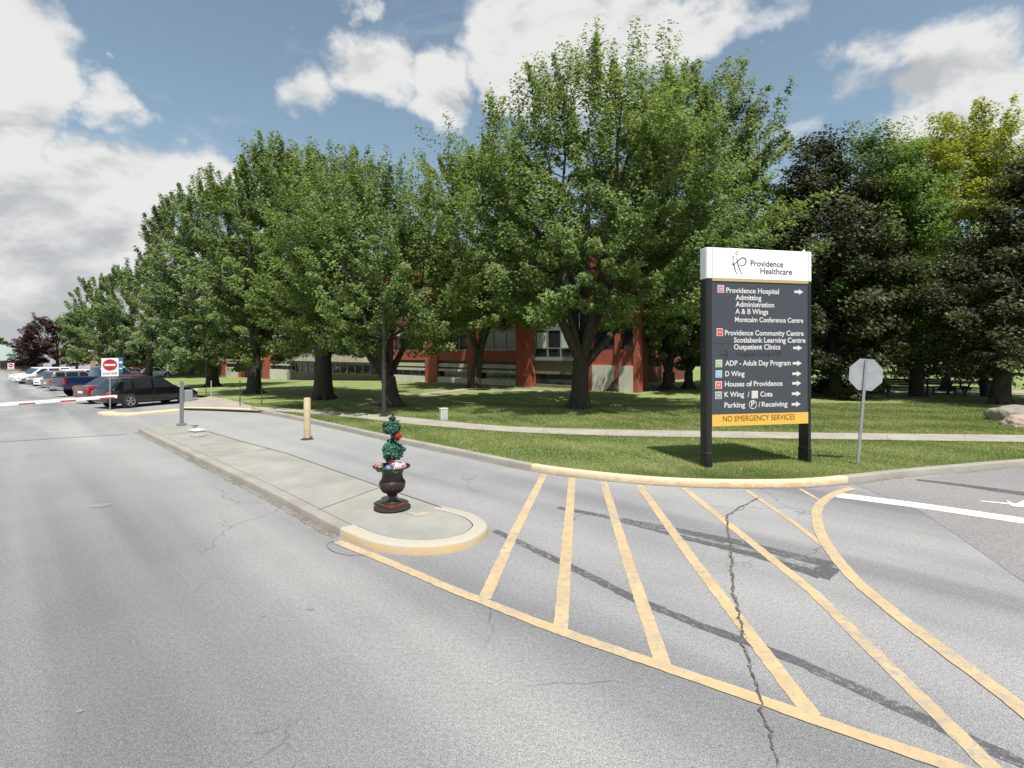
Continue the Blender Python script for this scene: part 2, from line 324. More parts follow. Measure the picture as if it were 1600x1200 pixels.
# ------------------------------------------------------------------ mesh helpers
class MB:
    def __init__(s): s.v = []; s.f = []; s.m = []
    def add(s, vs, fs, mi=0):
        k = len(s.v); s.v += [tuple(v) for v in vs]; s.f += [tuple(i+k for i in f) for f in fs]; s.m += [mi]*len(fs); return s
    def box(s, c, d, mi=0, rz=0., M=None):
        x, y, z = d[0]/2, d[1]/2, d[2]/2
        vs = [Vector((a*x, b*y, g*z)) for a in (-1, 1) for b in (-1, 1) for g in (-1, 1)]
        if M is None: M = Matrix.Rotation(rz, 3, 'Z')
        vs = [M @ v + Vector(c) for v in vs]
        return s.add(vs, [(0,1,3,2),(4,6,7,5),(0,4,5,1),(2,3,7,6),(0,2,6,4),(1,5,7,3)], mi)
    def tube(s, pts, rad, n=8, mi=0, caps=True, flat=None):
        pts = [Vector(p) for p in pts]
        if isinstance(rad, (int, float)): rad = [rad]*len(pts)
        rings = []; up = None; vs = []
        for i, p in enumerate(pts):
            d = (pts[min(i+1, len(pts)-1)] - pts[max(i-1, 0)]).normalized()
            if up is None: up = Vector((1, 0, 0)) if abs(d.x) < .9 else Vector((0, 1, 0))
            a = (up - d*up.dot(d)).normalized(); up = a; b = d.cross(a)
            for k in range(n):
                t = 2*math.pi*k/n + (math.pi/4 if n == 4 else 0); vs.append(p + (a*math.cos(t) + b*math.sin(t))*rad[i])
        fs = [(i*n+k, i*n+(k+1) % n, (i+1)*n+(k+1) % n, (i+1)*n+k) for i in range(len(pts)-1) for k in range(n)]
        if caps: fs += [tuple(range(n-1, -1, -1)), tuple((len(pts)-1)*n+k for k in range(n))]
        return s.add(vs, fs, mi)
    def lathe(s, prof, c=(0, 0, 0), n=32, mi=0, axis='Z', caps=True):
        vs = []; c = Vector(c)
        for (r, h) in prof:
            for k in range(n):
                t = 2*math.pi*k/n
                if axis == 'Z': q = Vector((r*math.cos(t), r*math.sin(t), h))
                elif axis == 'Y': q = Vector((r*math.cos(t), h, r*math.sin(t)))
                else: q = Vector((h, r*math.cos(t), r*math.sin(t)))
                vs.append(q+c)
        fs = [(i*n+k, i*n+(k+1) % n, (i+1)*n+(k+1) % n, (i+1)*n+k) for i in range(len(prof)-1) for k in range(n)]
        if caps: fs += [tuple(range(n-1, -1, -1)), tuple((len(prof)-1)*n+k for k in range(n))]
        return s.add(vs, fs, mi)
    def prism(s, poly, z0, z1, mi=0):
        """poly in x,y; from z0 up to z1"""
        n = len(poly); vs = [(p[0], p[1], z0) for p in poly] + [(p[0], p[1], z1) for p in poly]
        fs = [(k, (k+1) % n, n+(k+1) % n, n+k) for k in range(n)] + [tuple(range(n-1, -1, -1)), tuple(range(n, 2*n))]
        return s.add(vs, fs, mi)
    def xprism(s, poly, y0, y1, mi=0):
        """poly in x,z; from y0 to y1"""
        n = len(poly); vs = [(p[0], y0, p[1]) for p in poly] + [(p[0], y1, p[1]) for p in poly]
        fs = [(k, (k+1) % n, n+(k+1) % n, n+k) for k in range(n)] + [tuple(range(n-1, -1, -1)), tuple(range(n, 2*n))]
        return s.add(vs, fs, mi)
    def build(s, name, mats, parent=None, smooth=None, bevel=0., kind=None):
        me = bpy.data.meshes.new(name); me.from_pydata(s.v, [], s.f)
        if not isinstance(mats, (list, tuple)): mats = [mats]
        for m in mats: me.materials.append(m)
        if len(mats) > 1: me.polygons.foreach_set('material_index', s.m)
        bm = bmesh.new(); bm.from_mesh(me); bmesh.ops.recalc_face_normals(bm, faces=bm.faces); bm.to_mesh(me); bm.free()
        if smooth is not None:
            me.polygons.foreach_set('use_smooth', [True]*len(me.polygons)); me.set_sharp_from_angle(angle=R(smooth))
        me.update()
        o = bpy.data.objects.new(name, me); COL.objects.link(o)
        if parent is not None: o.parent = parent
        if bevel:
            b = o.modifiers.new('bevel', 'BEVEL'); b.width = bevel; b.segments = 2; b.limit_method = 'ANGLE'; b.angle_limit = R(35)
        if kind: o['kind'] = kind
        return o
def tag(o, label, cat, group=None):
    o['label'] = label; o['category'] = cat
    if group: o['group'] = group
    return o
def thing(name, label, cat, loc=(0, 0, 0), rz=0., group=None):
    o = bpy.data.objects.new(name, None); COL.objects.link(o); o.location = loc; o.rotation_euler = (0, 0, rz); o.empty_display_size = .2
    return tag(o, label, cat, group)
def dup(root, loc, rz, label, group=None):
    r = root.copy(); COL.objects.link(r); r.location = loc; r.rotation_euler = (0, 0, rz); r['label'] = label
    if group: r['group'] = group
    def rec(src, dst):
        for ch in list(src.children):
            c = ch.copy(); COL.objects.link(c); c.parent = dst; rec(ch, c)
    rec(root, r); return r
def catmull(pts, per=6):
    pts = [Vector(p) for p in pts]; out = []
    for i in range(len(pts)-1):
        p0 = pts[max(i-1, 0)]; p1 = pts[i]; p2 = pts[i+1]; p3 = pts[min(i+2, len(pts)-1)]
        for k in range(per):
            t = k/per
            out.append(.5*((2*p1)+(p2-p0)*t+(2*p0-5*p1+4*p2-p3)*t*t+(3*p1-p0-3*p2+p3)*t**3))
    out.append(pts[-1]); return out
def offset(path, d):
    """shift a polyline d to its left, in plan"""
    out = []
    for i, p in enumerate(path):
        a = path[max(i-1, 0)]; b = path[min(i+1, len(path)-1)]; t = Vector((b.x-a.x, b.y-a.y)).normalized()
        out.append(Vector((p.x-t.y*d, p.y+t.x*d, p.z)))
    return out
def sheet(name, poly, dz, mat, kind='structure', cell=2.0, jitter=0.):
    """a flat polygon draped over the ground dz above it"""
    bm = bmesh.new(); vs = [bm.verts.new((p[0], p[1], 0)) for p in poly]; bm.faces.new(vs)
    bmesh.ops.triangulate(bm, faces=bm.faces[:])
    if cell:
        xs = [p[0] for p in poly]; ys = [p[1] for p in poly]
        for ax, lo, hi in ((0, min(xs), max(xs)), (1, min(ys), max(ys))):
            k = math.ceil(lo/cell)
            while k*cell < hi:
                co = [0, 0, 0]; co[ax] = k*cell; no = [0, 0, 0]; no[ax] = 1
                bmesh.ops.bisect_plane(bm, geom=bm.verts[:]+bm.edges[:]+bm.faces[:], plane_co=co, plane_no=no); k += 1
    for v in bm.verts: v.co.z = gz(v.co.x, v.co.y)+dz
    bmesh.ops.recalc_face_normals(bm, faces=bm.faces)
    me = bpy.data.meshes.new(name); bm.to_mesh(me); bm.free(); me.materials.append(mat)
    if sum(p.normal.z for p in me.polygons) < 0: me.flip_normals()
    o = bpy.data.objects.new(name, me); COL.objects.link(o)
    if kind: o['kind'] = kind
    return o
def strip(name, pts, w0, dz, mat, w1=None, rag=.0, step=.12):
    """a painted or sealed stripe along a plan polyline; rag wears its edges"""
    if w1 is None: w1 = w0
    path = [Vector((p[0], p[1], 0)) for p in pts]; dense = []
    tot = sum((path[i+1]-path[i]).length for i in range(len(path)-1)); run = 0
    for i in range(len(path)-1):
        n = max(1, int((path[i+1]-path[i]).length/step))
        for k in range(n): dense.append(path[i].lerp(path[i+1], k/n))
    dense.append(path[-1]); a = []; b = []; N = len(dense)
    for i, p in enumerate(dense):
        q0 = dense[max(0, i-1)]; q1 = dense[min(N-1, i+1)]; t = (q1-q0).normalized(); n = Vector((-t.y, t.x, 0))
        w = (w0+(w1-w0)*i/(N-1))/2
        e = p+n*(w+rnd.uniform(-rag, rag)); g = p-n*(w+rnd.uniform(-rag, rag))
        a.append((e.x, e.y, gz(e.x, e.y)+dz)); b.append((g.x, g.y, gz(g.x, g.y)+dz))
    mb = MB(); mb.add(a+b, [(i, i+1, N+i+1, N+i) for i in range(N-1)]); o = mb.build(name, mat, kind='structure')
    if sum(p.normal.z for p in o.data.polygons) < 0: o.data.flip_normals()
    return o
def kerb(name, path, mat, w=.16, h=KH, side=1, kind='structure'):
    """kerbstone profile swept along the road edge; side says where the top lies"""
    prof = [(0, -.05), (.012, h*.78), (.022, h*.93), (.045, h), (w, h), (w, -.05)]
    mb = MB(); rings = [offset(path, side*o) for o, _ in prof]; n = len(prof); N = len(path); vs = []
    for i in range(N):
        for j, (o, z) in enumerate(prof):
            q = rings[j][i]; vs.append((q.x, q.y, gz(q.x, q.y)+z))
    fs = [(i*n+j, i*n+j+1, (i+1)*n+j+1, (i+1)*n+j) for i in range(N-1) for j in range(n-1)]
    fs += [tuple(range(n)), tuple((N-1)*n+j for j in range(n-1, -1, -1))]
    mb.add(vs, fs); return mb.build(name, mat, smooth=50, kind=kind)

# ------------------------------------------------------------------ ground
def build_ground():
    xs = [-1500, -700, -350, -200, -130] + list(range(-120, 101, 2)) + [130, 200, 350, 700, 1500]
    ys = [-300, -120, -50] + list(range(-20, 151, 2)) + [200, 300, 500, 900, 2000]
    vs = [(x, y, gz(x, y)) for y in ys for x in xs]; n = len(xs)
    mb = MB(); mb.add(vs, [(j*n+i, j*n+i+1, (j+1)*n+i+1, (j+1)*n+i) for j in range(len(ys)-1) for i in range(n-1)])
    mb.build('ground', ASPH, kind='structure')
build_ground()
KPX = [(283,640.5),(330,641),(390,643.5),(440,651),(500,664),(560,677.5),(620,691),(700,707.5),(750,718),(830,734.5),(900,744.5),(1000,755),(1100,760.5),(1200,761.5),(1270,759.5),(1326,754.5),(1400,746),(1500,736.5),(1600,728),(1760,717),(2000,707),(2400,694)]
KW = [P(*q) for q in KPX]
def seg(a, b): return catmull(KW, 6)[a*6:b*6+1]
kerb('kerb', seg(0, 2), YKERB, side=1)
kerb('kerb', seg(2, 9), CONC, side=1)
kerb('kerb', seg(9, 15), YKERB, side=1)
kerb('kerb', seg(15, 21), CONC, side=1)
KB = offset(catmull(KW, 6), .155)
e_row = Vector((-.77, .63, 0))
lawn_left = Vector((-15.3, 27.5, 0))
near_lawn_start = 2*6+3
lawn = [(q.x, q.y) for q in KB[near_lawn_start:]]
lawn += [(140, 22), (400, 60), (400, 700), (-260, 700)]
far_l = lawn_left + e_row*70
lawn += [(far_l.x+6, far_l.y+22), (far_l.x, far_l.y), (lawn_left.x, lawn_left.y)]
pl = P(400, 636, KH); lawn += [(pl.x, pl.y)]
sheet('lawn', lawn, KH-.012, GRASS, cell=2.0)
# paved apron beside the parked wagon
ap = [P(283,637,KH), P(330,638,KH), P(405,641,KH), P(430,643,KH), P(470,641,KH), P(450,628,KH), P(390,620,KH), P(325,619,KH), P(288,627,KH)]
sheet('pavement', [(q.x, q.y) for q in ap], KH-.022, WALK)
SW_FAR = [(392,635.3),(440,638),(485,640.3),(560,645.5),(625,651),(710,659.5),(800,666.5),(900,670),(1000,672),(1130,674),(1260,676),(1430,678),(1600,680),(1900,683.5),(2400,688)]
SW_NEAR = [(405,641),(440,643.2),(485,646.5),(560,653.5),(625,661),(710,668.8),(800,675),(900,679.5),(1000,682),(1130,684.2),(1260,686),(1430,688.5),(1600,691),(1900,695.5),(2400,701)]
fa = catmull([P(*q, KH) for q in SW_FAR], 4); ne = catmull([P(*q, KH) for q in SW_NEAR], 4)
sheet('sidewalk', [(q.x, q.y) for q in fa]+[(q.x, q.y) for q in reversed(ne)], KH+.006, WALK)
JOINT = plain('joint dirt', (.10, .09, .08), .95)  # dark line colour of the island slab joints
PJOINT = plain('pale joint', (.24, .22, .19), .95)
acc = 0
for i in range(2, len(fa)-6):
    acc += (fa[i]-fa[i-1]).length
    if acc > 1.7:
        acc = 0; strip('sidewalk_joint', [(ne[i].x, ne[i].y), (fa[i].x, fa[i].y)], .014, KH+.010, PJOINT)
def path_px(name, far, near, mat=WALK, dz=KH+.004):
    sheet(name, [tuple(P(*q, KH)[:2]) for q in far]+[tuple(P(*q, KH)[:2]) for q in reversed(near)], dz, mat)
path_px('footpath', [(540,633),(622,620),(700,609.5),(745,605.5),(830,609.5),(900,613)], [(560,638),(622,623.5),(705,612.5),(745,608),(830,612),(900,616)])
path_px('footpath', [(1100,606.5),(1270,608.5),(1450,609.5),(1640,611)], [(1100,609.5),(1270,612),(1450,613.5),(1640,615)])
path_px('road', [(1340,562.5),(1500,563.5),(1660,565)], [(1340,568.5),(1500,569.5),(1660,571)], WALK)
# darker, pinker surfacing of the side road
pr = [P(1335,757), P(1440,800), P(1500,840), P(1600,910), P(1760,1010), P(2300,900), P(2600,712), P(2000,712), P(1760,721), P(1600,732), P(1500,740.5), P(1400,750)]
sheet('road', [(q.x, q.y) for q in pr], .004, ASPH2, cell=0)

# --- island
IO = [(216,675.5),(255,695),(300,717.5),(360,747.5),(425,780.5),(485,814),(530,838.5),(570,856),(605,864.5),(645,868),(685,866.5),(722,860),(750,849)]
IR = [(763,819),(745,803.5),(715,794.5),(690,789)]
outer = [P(*q) for q in IO] + [P(*q, KH) for q in IR]
outer = catmull([Vector((q.x, q.y, 0)) for q in outer], 6)
split = 6*6
kerb('kerb', outer[:split+1], CONC, w=.19, side=1)
kerb('kerb', outer[split:], mat_nose(), w=.22, side=1)
inner = offset(outer[:split+1], .205) + offset(outer[split:], .235)[1:-2]
RT = [(690,792),(600,761),(525,734.5),(450,707.5),(370,686),(300,665.5),(282,663.5)]
inner += [Vector((P(*q, KH).x, P(*q, KH).y, 0)) for q in RT]
mb = MB(); mb.prism([(q.x, q.y) for q in inner], -.05, KH-.002); mb.build('traffic_island', SLAB, kind='structure')
for (a, b) in (((338,713),(425,701)),((497,797),(592,762)),((262,680),(318,671))):
    A = P(*a, KH); B = P(*b, KH); strip('island_joint', [(A.x, A.y), (B.x, B.y)], .014, KH+.003, JOINT)
A = [P(*q, KH) for q in ((690,793),(600,762.3),(525,736),(450,709),(370,687.5),(300,667))]
strip('island_joint', [(q.x, q.y) for q in A], .028, KH+.003, JOINT)
RST = mat_worn_paint('rust stain', (.36, .21, .11), (.42, .395, .36), .42, .62, 5, .7)
q = P(645,803,KH); sheet('rust_stain', [(q.x+.16*math.cos(t)*(1+.3*math.sin(3*t))+.1, q.y+.10*math.sin(t)) for t in [k*.35 for k in range(18)]], KH+.003, RST, cell=0)
DIRT = mat_worn_paint('kerb foot dirt', (.13, .095, .065), (.235, .23, .22), .44, .60, 14, .95)
q = [Vector((v.x, v.y, 0)) for v in outer[:split+1]]; q = offset(q, -.05); strip('kerb_dirt', [(v.x, v.y) for v in q], .12, .004, DIRT, None, .02)
q = offset([Vector((v.x, v.y, 0)) for v in catmull(KW, 6)[12:]], -.05); strip('kerb_dirt', [(v.x, v.y) for v in q], .10, .004, DIRT, None, .02)
# low kerb in front of the parked wagon
lk = catmull([P(152,647), P(166,650), P(200,650), P(240,647), P(284,643)], 5)
kerb('kerb', lk, YKERB, w=.5, h=.09, side=1)

# --- road markings
def px_strip(name, pts, w, mat, dz=.005, rag=.005, w1=None, smooth=False):
    q = [P(*p) for p in pts]
    if smooth: q = catmull([Vector((v.x, v.y, 0)) for v in q], 6)
    return strip(name, [(v.x, v.y) for v in q], w, dz, mat, w1, rag, .06)
for pts, w in (([(850,741.5),(802,836),(757,936)], .14), ([(894,747),(885,860),(876,985)], .14), ([(943,753),(985,890),(1037,1042)], .14),
               ([(998,758),(1085,878),(1268,1118)], .14), ([(1068,762.5),(1270,925),(1600,1250)], .13), ([(1166,766),(1245,820),(1286,853)], .085), ([(1250,764),(1286,785)], .075)):
    px_strip('road_marking', pts, w, YPAINT)
px_strip('road_marking', [(527,847),(610,880),(700,919),(757,941),(870,985),(1050,1047),(1200,1099),(1330,1145),(1480,1196),(1680,1268)], .125, YPAINT, .008, smooth=True)
px_strip('road_marking', [(1332,763),(1302,773),(1281,789),(1276,808),(1287,843),(1330,900),(1400,960),(1480,1021),(1560,1080),(1700,1190)], .15, YPAINT, .008, smooth=True)
px_strip('stop_line', [(1306,773.5),(1450,792),(1600,814),(1760,838)], .36, WPAINT, .006, .003)
# arrow painted on the side road
aw = [P(1532,783.5), P(1570,787), P(1640,795)]
strip('painted_arrow', [(q.x, q.y) for q in aw], .05, .009, WPAINT, .13, .004)
A = [P(*q) for q in ((1572,782),(1586,788.5),(1600,782.6),(1640,786),(1640,799),(1600,793.5),(1580,791.5))]
sheet('painted_arrow', [(q.x, q.y) for q in A], .011, WPAINT, cell=0)
# tar strips over old cracks
px_strip('tar_strip', [(872,793),(940,806),(1060,829),(1150,847),(1302,884)], .13, TAR, .0025, .012, .25)
px_strip('tar_strip', [(960,812),(1080,843),(1180,867),(1284,900)], .08, TAR, .003, .012, .20)
px_strip('tar_strip', [(1297,886),(1280,902)], .22, TAR, .0035, .01)
TAR2 = mat_worn_paint('thin tar patch', (.10, .10, .105), (.29, .285, .28), .40, .60, 10, .9)
tq = [P(*q) for q in ((985,813),(1060,829),(1150,847),(1297,884),(1281,899),(1180,866),(1080,842))]
sheet('tar_patch', [(v.x, v.y) for v in tq], .0018, TAR2, cell=0)
px_strip('tar_strip', [(772,829),(880,880),(990,935),(1100,980),(1165,1002),(1260,1040),(1360,1085),(1480,1140),(1600,1195)], .125, TAR, .0025, .012)
px_strip('tar_strip', [(1432,750),(1500,758),(1620,775)], .16, TAR, .0075, .01, .36)
pt = [(1185,778),(1150,797),(1137,808),(1139,835),(1143,880),(1148,930),(1156,960),(1160,1000),(1172,1040),(1188,1100),(1210,1160),(1216,1230)]
q = catmull([P(*p) for p in pt], 5); q = [(v.x+rnd.uniform(-.022, .022), v.y+rnd.uniform(-.02, .02)) for v in q]
strip('road_crack', q, .030, .0105, CRACK, .018, .010, .03)
q = catmull([P(*p) for p in ((522,846),(510,852),(520,862),(545,868),(580,868))], 4)
strip('road_crack', [(v.x, v.y) for v in q], .012, .010, CRACK, .01, .004, .03)
# faint oil patches
OIL = mat_worn_paint('oil stain', (.15, .15, .155), (.235, .232, .235), .40, .66, 4, .8)
for (px, py, rx, ry) in ((158,790,.16,.13),(485,952,.05,.03),(412,963,.02,.015),(125,1112,.025,.02)):
    q = P(px, py); sheet('oil_stain', [(q.x+rx*math.cos(k*.5)*rnd.uniform(.8, 1.15), q.y+ry*math.sin(k*.5)*rnd.uniform(.8, 1.15)) for k in range(12)], .006, OIL, cell=0)

# --- grass blades on the near lawn
def tri_mesh(name, verts, k, mats, parent=None, tint=None):
    """numpy verts laid out k per face"""
    n = len(verts)//k; me = bpy.data.meshes.new(name)
    me.vertices.add(len(verts)); me.vertices.foreach_set('co', verts.astype(np.float32).ravel())
    me.loops.add(len(verts)); me.loops.foreach_set('vertex_index', np.arange(len(verts), dtype=np.int32))
    me.polygons.add(n); me.polygons.foreach_set('loop_start', np.arange(0, n*k, k, dtype=np.int32))
    me.update(calc_edges=True)
    if tint is not None:
        at = me.attributes.new('tint', 'FLOAT', 'FACE'); at.data.foreach_set('value', tint.astype(np.float32))
    me.materials.append(mats); o = bpy.data.objects.new(name, me); COL.objects.link(o)
    if parent is not None: o.parent = parent
    return o
def in_poly(x, y, poly):
    r = np.zeros(len(x), bool); n = len(poly)
    for i in range(n):
        x1, y1 = poly[i]; x2, y2 = poly[(i+1) % n]
        if y1 == y2: continue
        c = ((y1 > y) != (y2 > y)) & (x < (x2-x1)*(y-y1)/(y2-y1)+x1); r ^= c
    return r
def build_grass():
    g = np.random.default_rng(3); Np = 900000
    y = 9.8+ (g.random(Np)**1.5)*15; x = (g.random(Np)*2.1-1.0)*y*1.02
    lp = [(q.x, q.y) for q in KB[near_lawn_start:]] + [(60, 16), (60, 60), (-14, 60), (-15.3, 27.5), (pl.x, pl.y)]
    sw = [(q.x, q.y) for q in fa]+[(q.x, q.y) for q in reversed(ne)]
    ok = in_poly(x, y, lp) & ~in_poly(x, y, sw); x = x[ok]; y = y[ok]; n = len(x)
    n = min(n, 330000); x = x[:n]; y = y[:n]
    h = g.uniform(.018, .05, n)*np.clip(y/12, 1, 1.6); w = g.uniform(.004, .008, n)*np.clip(y/11, 1, 2); t = g.random(n)*6.283; l = g.normal(0, .016, (n, 2))
    v = np.zeros((n, 3, 3)); z = KH-.012
    v[:, 0] = np.stack([x-np.cos(t)*w, y-np.sin(t)*w, np.full(n, z)], 1)
    v[:, 1] = np.stack([x+np.cos(t)*w, y+np.sin(t)*w, np.full(n, z)], 1)
    v[:, 2] = np.stack([x+l[:, 0], y+l[:, 1], z+h], 1)
    patch = .5+.2*np.sin(x*1.1+2*np.sin(y*.9))+.2*np.sin(y*2.3+x*.3+np.sin(x*.8))+.2*np.sin(x*3.7+y*2.1+2*np.sin(x*1.3+y*.7))
    o = tri_mesh('grass', v.reshape(-1, 3), 3, mat_leaf('grass blades', (.155, .215, .065), (.43, .44, .21), .4, .6), tint=np.clip(g.random(n)*.55+.75*(patch-.38)+.12*np.sin(y*2.9), 0, 1)); o['kind'] = 'stuff'
build_grass()

# ------------------------------------------------------------------ trees
LEAF6 = np.array([(0, -.5), (.50, -.12), (.22, .05), (0, .62), (-.22, .05), (-.50, -.12)])
LEAF4 = np.array([(0, -.5), (.40, .0), (0, .55), (-.40, .0)])
def leaves_at(g, Cn, Nn, smin, smax, shape):
    n = len(Cn); t = g.normal(size=(n, 3)); t -= Nn*np.sum(t*Nn, 1, keepdims=True); t /= np.linalg.norm(t, axis=1, keepdims=True)+1e-9
    b = np.cross(Nn, t); s = g.uniform(smin, smax, n)[:, None]; k = len(shape); V = np.zeros((n, k, 3))
    for i, (a, c) in enumerate(shape): V[:, i] = Cn + s*(a*t + c*b) - s*Nn*(.22*abs(a) + .10*max(0, c))
    return V
LEAFMATS = {
 'maple': mat_leaf('maple leaf', (.050, .090, .024), (.285, .385, .130), .48),
 'maple2': mat_leaf('silvery maple leaf', (.058, .104, .042), (.305, .390, .185), .46),
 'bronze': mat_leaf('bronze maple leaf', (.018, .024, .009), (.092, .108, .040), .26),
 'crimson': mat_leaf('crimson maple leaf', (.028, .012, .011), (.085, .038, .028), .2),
 'green': mat_leaf('deep green leaf', (.050, .105, .024), (.23, .345, .085), .46),
 'lime': mat_leaf('yellow green leaf', (.12, .16, .016), (.42, .46, .06), .45),
}
def tree(name, label, base, cx, top, bot, hw, leaf='maple', n_leaf=30000, size=(.13, .22), trunk_r=.28, fork=.22, lean=0., shoots=.5, seed=0, group=None, limbs=6, depth=.85, shape=LEAF6, cat='tree', profile=None, gap=.0, lay=0, dens=35, cl=120):
    n_leaf = int(n_leaf*(2.1 if cl < 130 else 1.7))
    """base: photo pixel of the trunk's foot; cx, top, bot, hw: the crown's centre, limits and half width in photo pixels"""
    g = np.random.default_rng(seed+11); b = P(base[0], base[1], KH); D = b.y; u = D/F
    root = thing(name, label, cat, b, 0, group)
    H = (base[1]-top)*u; zb = (base[1]-bot)*u; H -= (.55+.9*(shoots > .3))*min(1.2, .35+hw*u/6); Rx = hw*u; Ry = Rx*depth; ox = (cx-base[0])*u
    prof = profile or [(0, .66), (.12, .88), (.28, .97), (.42, 1.0), (.58, .90), (.75, .68), (.88, .44), (1, .14)]
    pq = np.array([p[0] for p in prof]); pr_ = np.array([p[1] for p in prof])
    ph = g.random(6)*6.28
    def env(q, th): return np.interp(q, pq, pr_)*(1+.17*np.sin(3*th+ph[0]+5*q)+.13*np.sin(5*th+ph[1]-7*q)+.07*np.sin(9*th+ph[2]+11*q))
    # --- skeleton
    mb = MB(); zf = max(zb*.55, min(fork*H, zb+.25*(H-zb))); nodes = []
    tp = [Vector((0, 0, -.15)), Vector((0, 0, .12)), Vector((lean*.25, 0, zf*.35)), Vector((lean*.6, 0, zf*.7)), Vector((lean, 0, zf))]
    mb.tube(tp, [trunk_r*1.55, trunk_r*1.28, trunk_r*1.0, trunk_r*.92, trunk_r*.95], 12)
    for k in range(5):                     # root flare
        a = k*1.257+g.random(); mb.tube([(math.cos(a)*trunk_r*.5, math.sin(a)*trunk_r*.5, .45), (math.cos(a)*trunk_r*1.2, math.sin(a)*trunk_r*1.2, .12), (math.cos(a)*trunk_r*1.9, math.sin(a)*trunk_r*1.9, -.06)], [trunk_r*.45, trunk_r*.36, trunk_r*.15], 6)
    for k in range(limbs):
        th = k*6.283/limbs + g.uniform(-.4, .4); q = g.uniform(.45, .95) if k else .97; e = float(env(q, th))*.72
        end = Vector((ox+Rx*e*math.cos(th), Ry*e*math.sin(th), zb+q*(H-zb)))
        st = Vector((lean*.9, 0, zf*g.uniform(.80, .98))); pts = []
        for j in range(8):
            t = j/7; p = st.lerp(end, t); p += Vector((end.x-st.x, end.y-st.y, 0))*.20*math.sin(math.pi*t)*(1 if k else .3)
            p += Vector(g.normal(0, .10, 3))*(.3+t)*min(1, H/12) if 0 < j < 7 else Vector((0, 0, 0)); pts.append(p)
        r0 = trunk_r*g.uniform(.40, .62)
        mb.tube(pts, [r0*(1-.86*j/7) for j in range(8)], 7); nodes += pts[2:]
        for s_ in range(3):
            j = int(g.integers(2, 6)); th2 = th+g.uniform(-1.2, 1.2); q2 = min(.98, max(.05, (pts[j].z-zb)/(H-zb)+g.uniform(-.05, .3))); e2 = float(env(q2, th2))*.86
            en2 = Vector((ox+Rx*e2*math.cos(th2), Ry*e2*math.sin(th2), zb+q2*(H-zb)))
            pp = [pts[j].lerp(en2, t/5)+(Vector(g.normal(0, .1, 3)) if 0 < t < 5 else Vector((0, 0, 0))) for t in range(6)]
            mb.tube(pp, [r0*.42*(1-.8*t/5) for t in range(6)], 5); nodes += pp[1:]
    # --- clumps of foliage on branchlets through the crown
    nc = int(max(60, n_leaf/(cl*1.2))); Hc = H-zb
    q = g.random(nc*2)**.92; th = g.random(nc*2)*6.283; w = np.interp(q, pq, pr_); keep = g.random(nc*2) < (.25+.75*w); q = q[keep][:nc]; th = th[keep][:nc]; nc = len(q)
    rho = np.sqrt(g.uniform(.22, 1, nc)); e = env(q, th)*g.uniform(.86, 1.12 if cl < 130 else 1.0, nc)
    cz = zb+q*Hc
    if lay: cz = zb + (np.round(q*lay)+g.normal(0, .16, nc))/lay*Hc
    cc = np.stack([ox+Rx*e*rho*np.cos(th), Ry*e*rho*np.sin(th), cz], 1)
    outd = np.stack([np.cos(th)*Ry/Rx, np.sin(th), (q-.35)*1.1], 1); outd /= np.linalg.norm(outd, axis=1, keepdims=True)
    nd = np.array([tuple(n_) for n_ in nodes])
    for i in range(0, nc, max(1, nc//150)):
        j = int(np.argmin(np.sum((nd-cc[i])**2, 1))); a = Vector(nd[j]); c_ = Vector(cc[i]); md = a.lerp(c_, .5)+Vector((0, 0, -.08*(a-c_).length))
        mb.tube([a, md, c_], [.035, .022, .008], 4, caps=False)
    mb.build('trunk', BARK, root, smooth=60)
    sc = Rx/6.0
    vol = (Rx*Ry*Hc/nc)**(1/3); rc = g.uniform(.40, .86, nc)*vol*(1.45 if cl > 130 else 1); sm = math.sqrt(dens*Rx*Hc/n_leaf)
    per = n_leaf//nc; is_shoot = (shoots > .4)*(q > .78)*(rho > .3)*(g.random(nc) < .8) > 0; is_shoot |= (g.random(nc) < shoots*np.clip((rho-.55)*1.6+np.clip(q-.7, 0, 1)*1.5, 0, 1))
    Cl = []; Nl = []; Tl = []
    ctint = g.normal(0, .14, nc)
    for i in range(nc):
        k = per
        if is_shoot[i]:
            ax = outd[i]*(.75 if q[i] < .75 else .35)+np.array([0, 0, .55 if q[i] < .6 else 1.1])+g.normal(0, .18, 3); ax /= np.linalg.norm(ax); Ln = g.uniform(.9, 2.3)*min(1.2, max(.6, sc+.3)); k = int(per*.8)
            t = g.random(k)**.8; wd = .27*(1-.55*t)*min(1.2, max(.6, sc+.2)); p = cc[i]+ax*(t[:, None]*Ln)+g.normal(0, 1, (k, 3))*wd[:, None]*.75
        else:
            o = outd[i]; side = np.cross(o, [0, 0, 1]); side /= np.linalg.norm(side)+1e-9; o = o+np.array([0, 0, .45]); o /= np.linalg.norm(o); up = np.cross(side, o)
            r = rc[i]; d = g.normal(0, 1, (k, 3)); d *= (g.random((k, 1))**.33)/(np.linalg.norm(d, axis=1, keepdims=True)+1e-9)
            p = cc[i]+r*(d[:, :1]*side*.85+d[:, 1:2]*o*1.55+d[:, 2:]*up*.60); p[:, 2] -= .18*r*(d[:, 1]**2)
        nn = np.array([0, 0, .45])+outd[i]*.45+np.array(sdir)*.50+g.normal(0, .46, (k, 3)); nn /= np.linalg.norm(nn, axis=1, keepdims=True)
        Cl.append(p); Nl.append(nn); Tl.append(np.clip(g.beta(2.4, 2.1, k)+ctint[i], 0, 1))
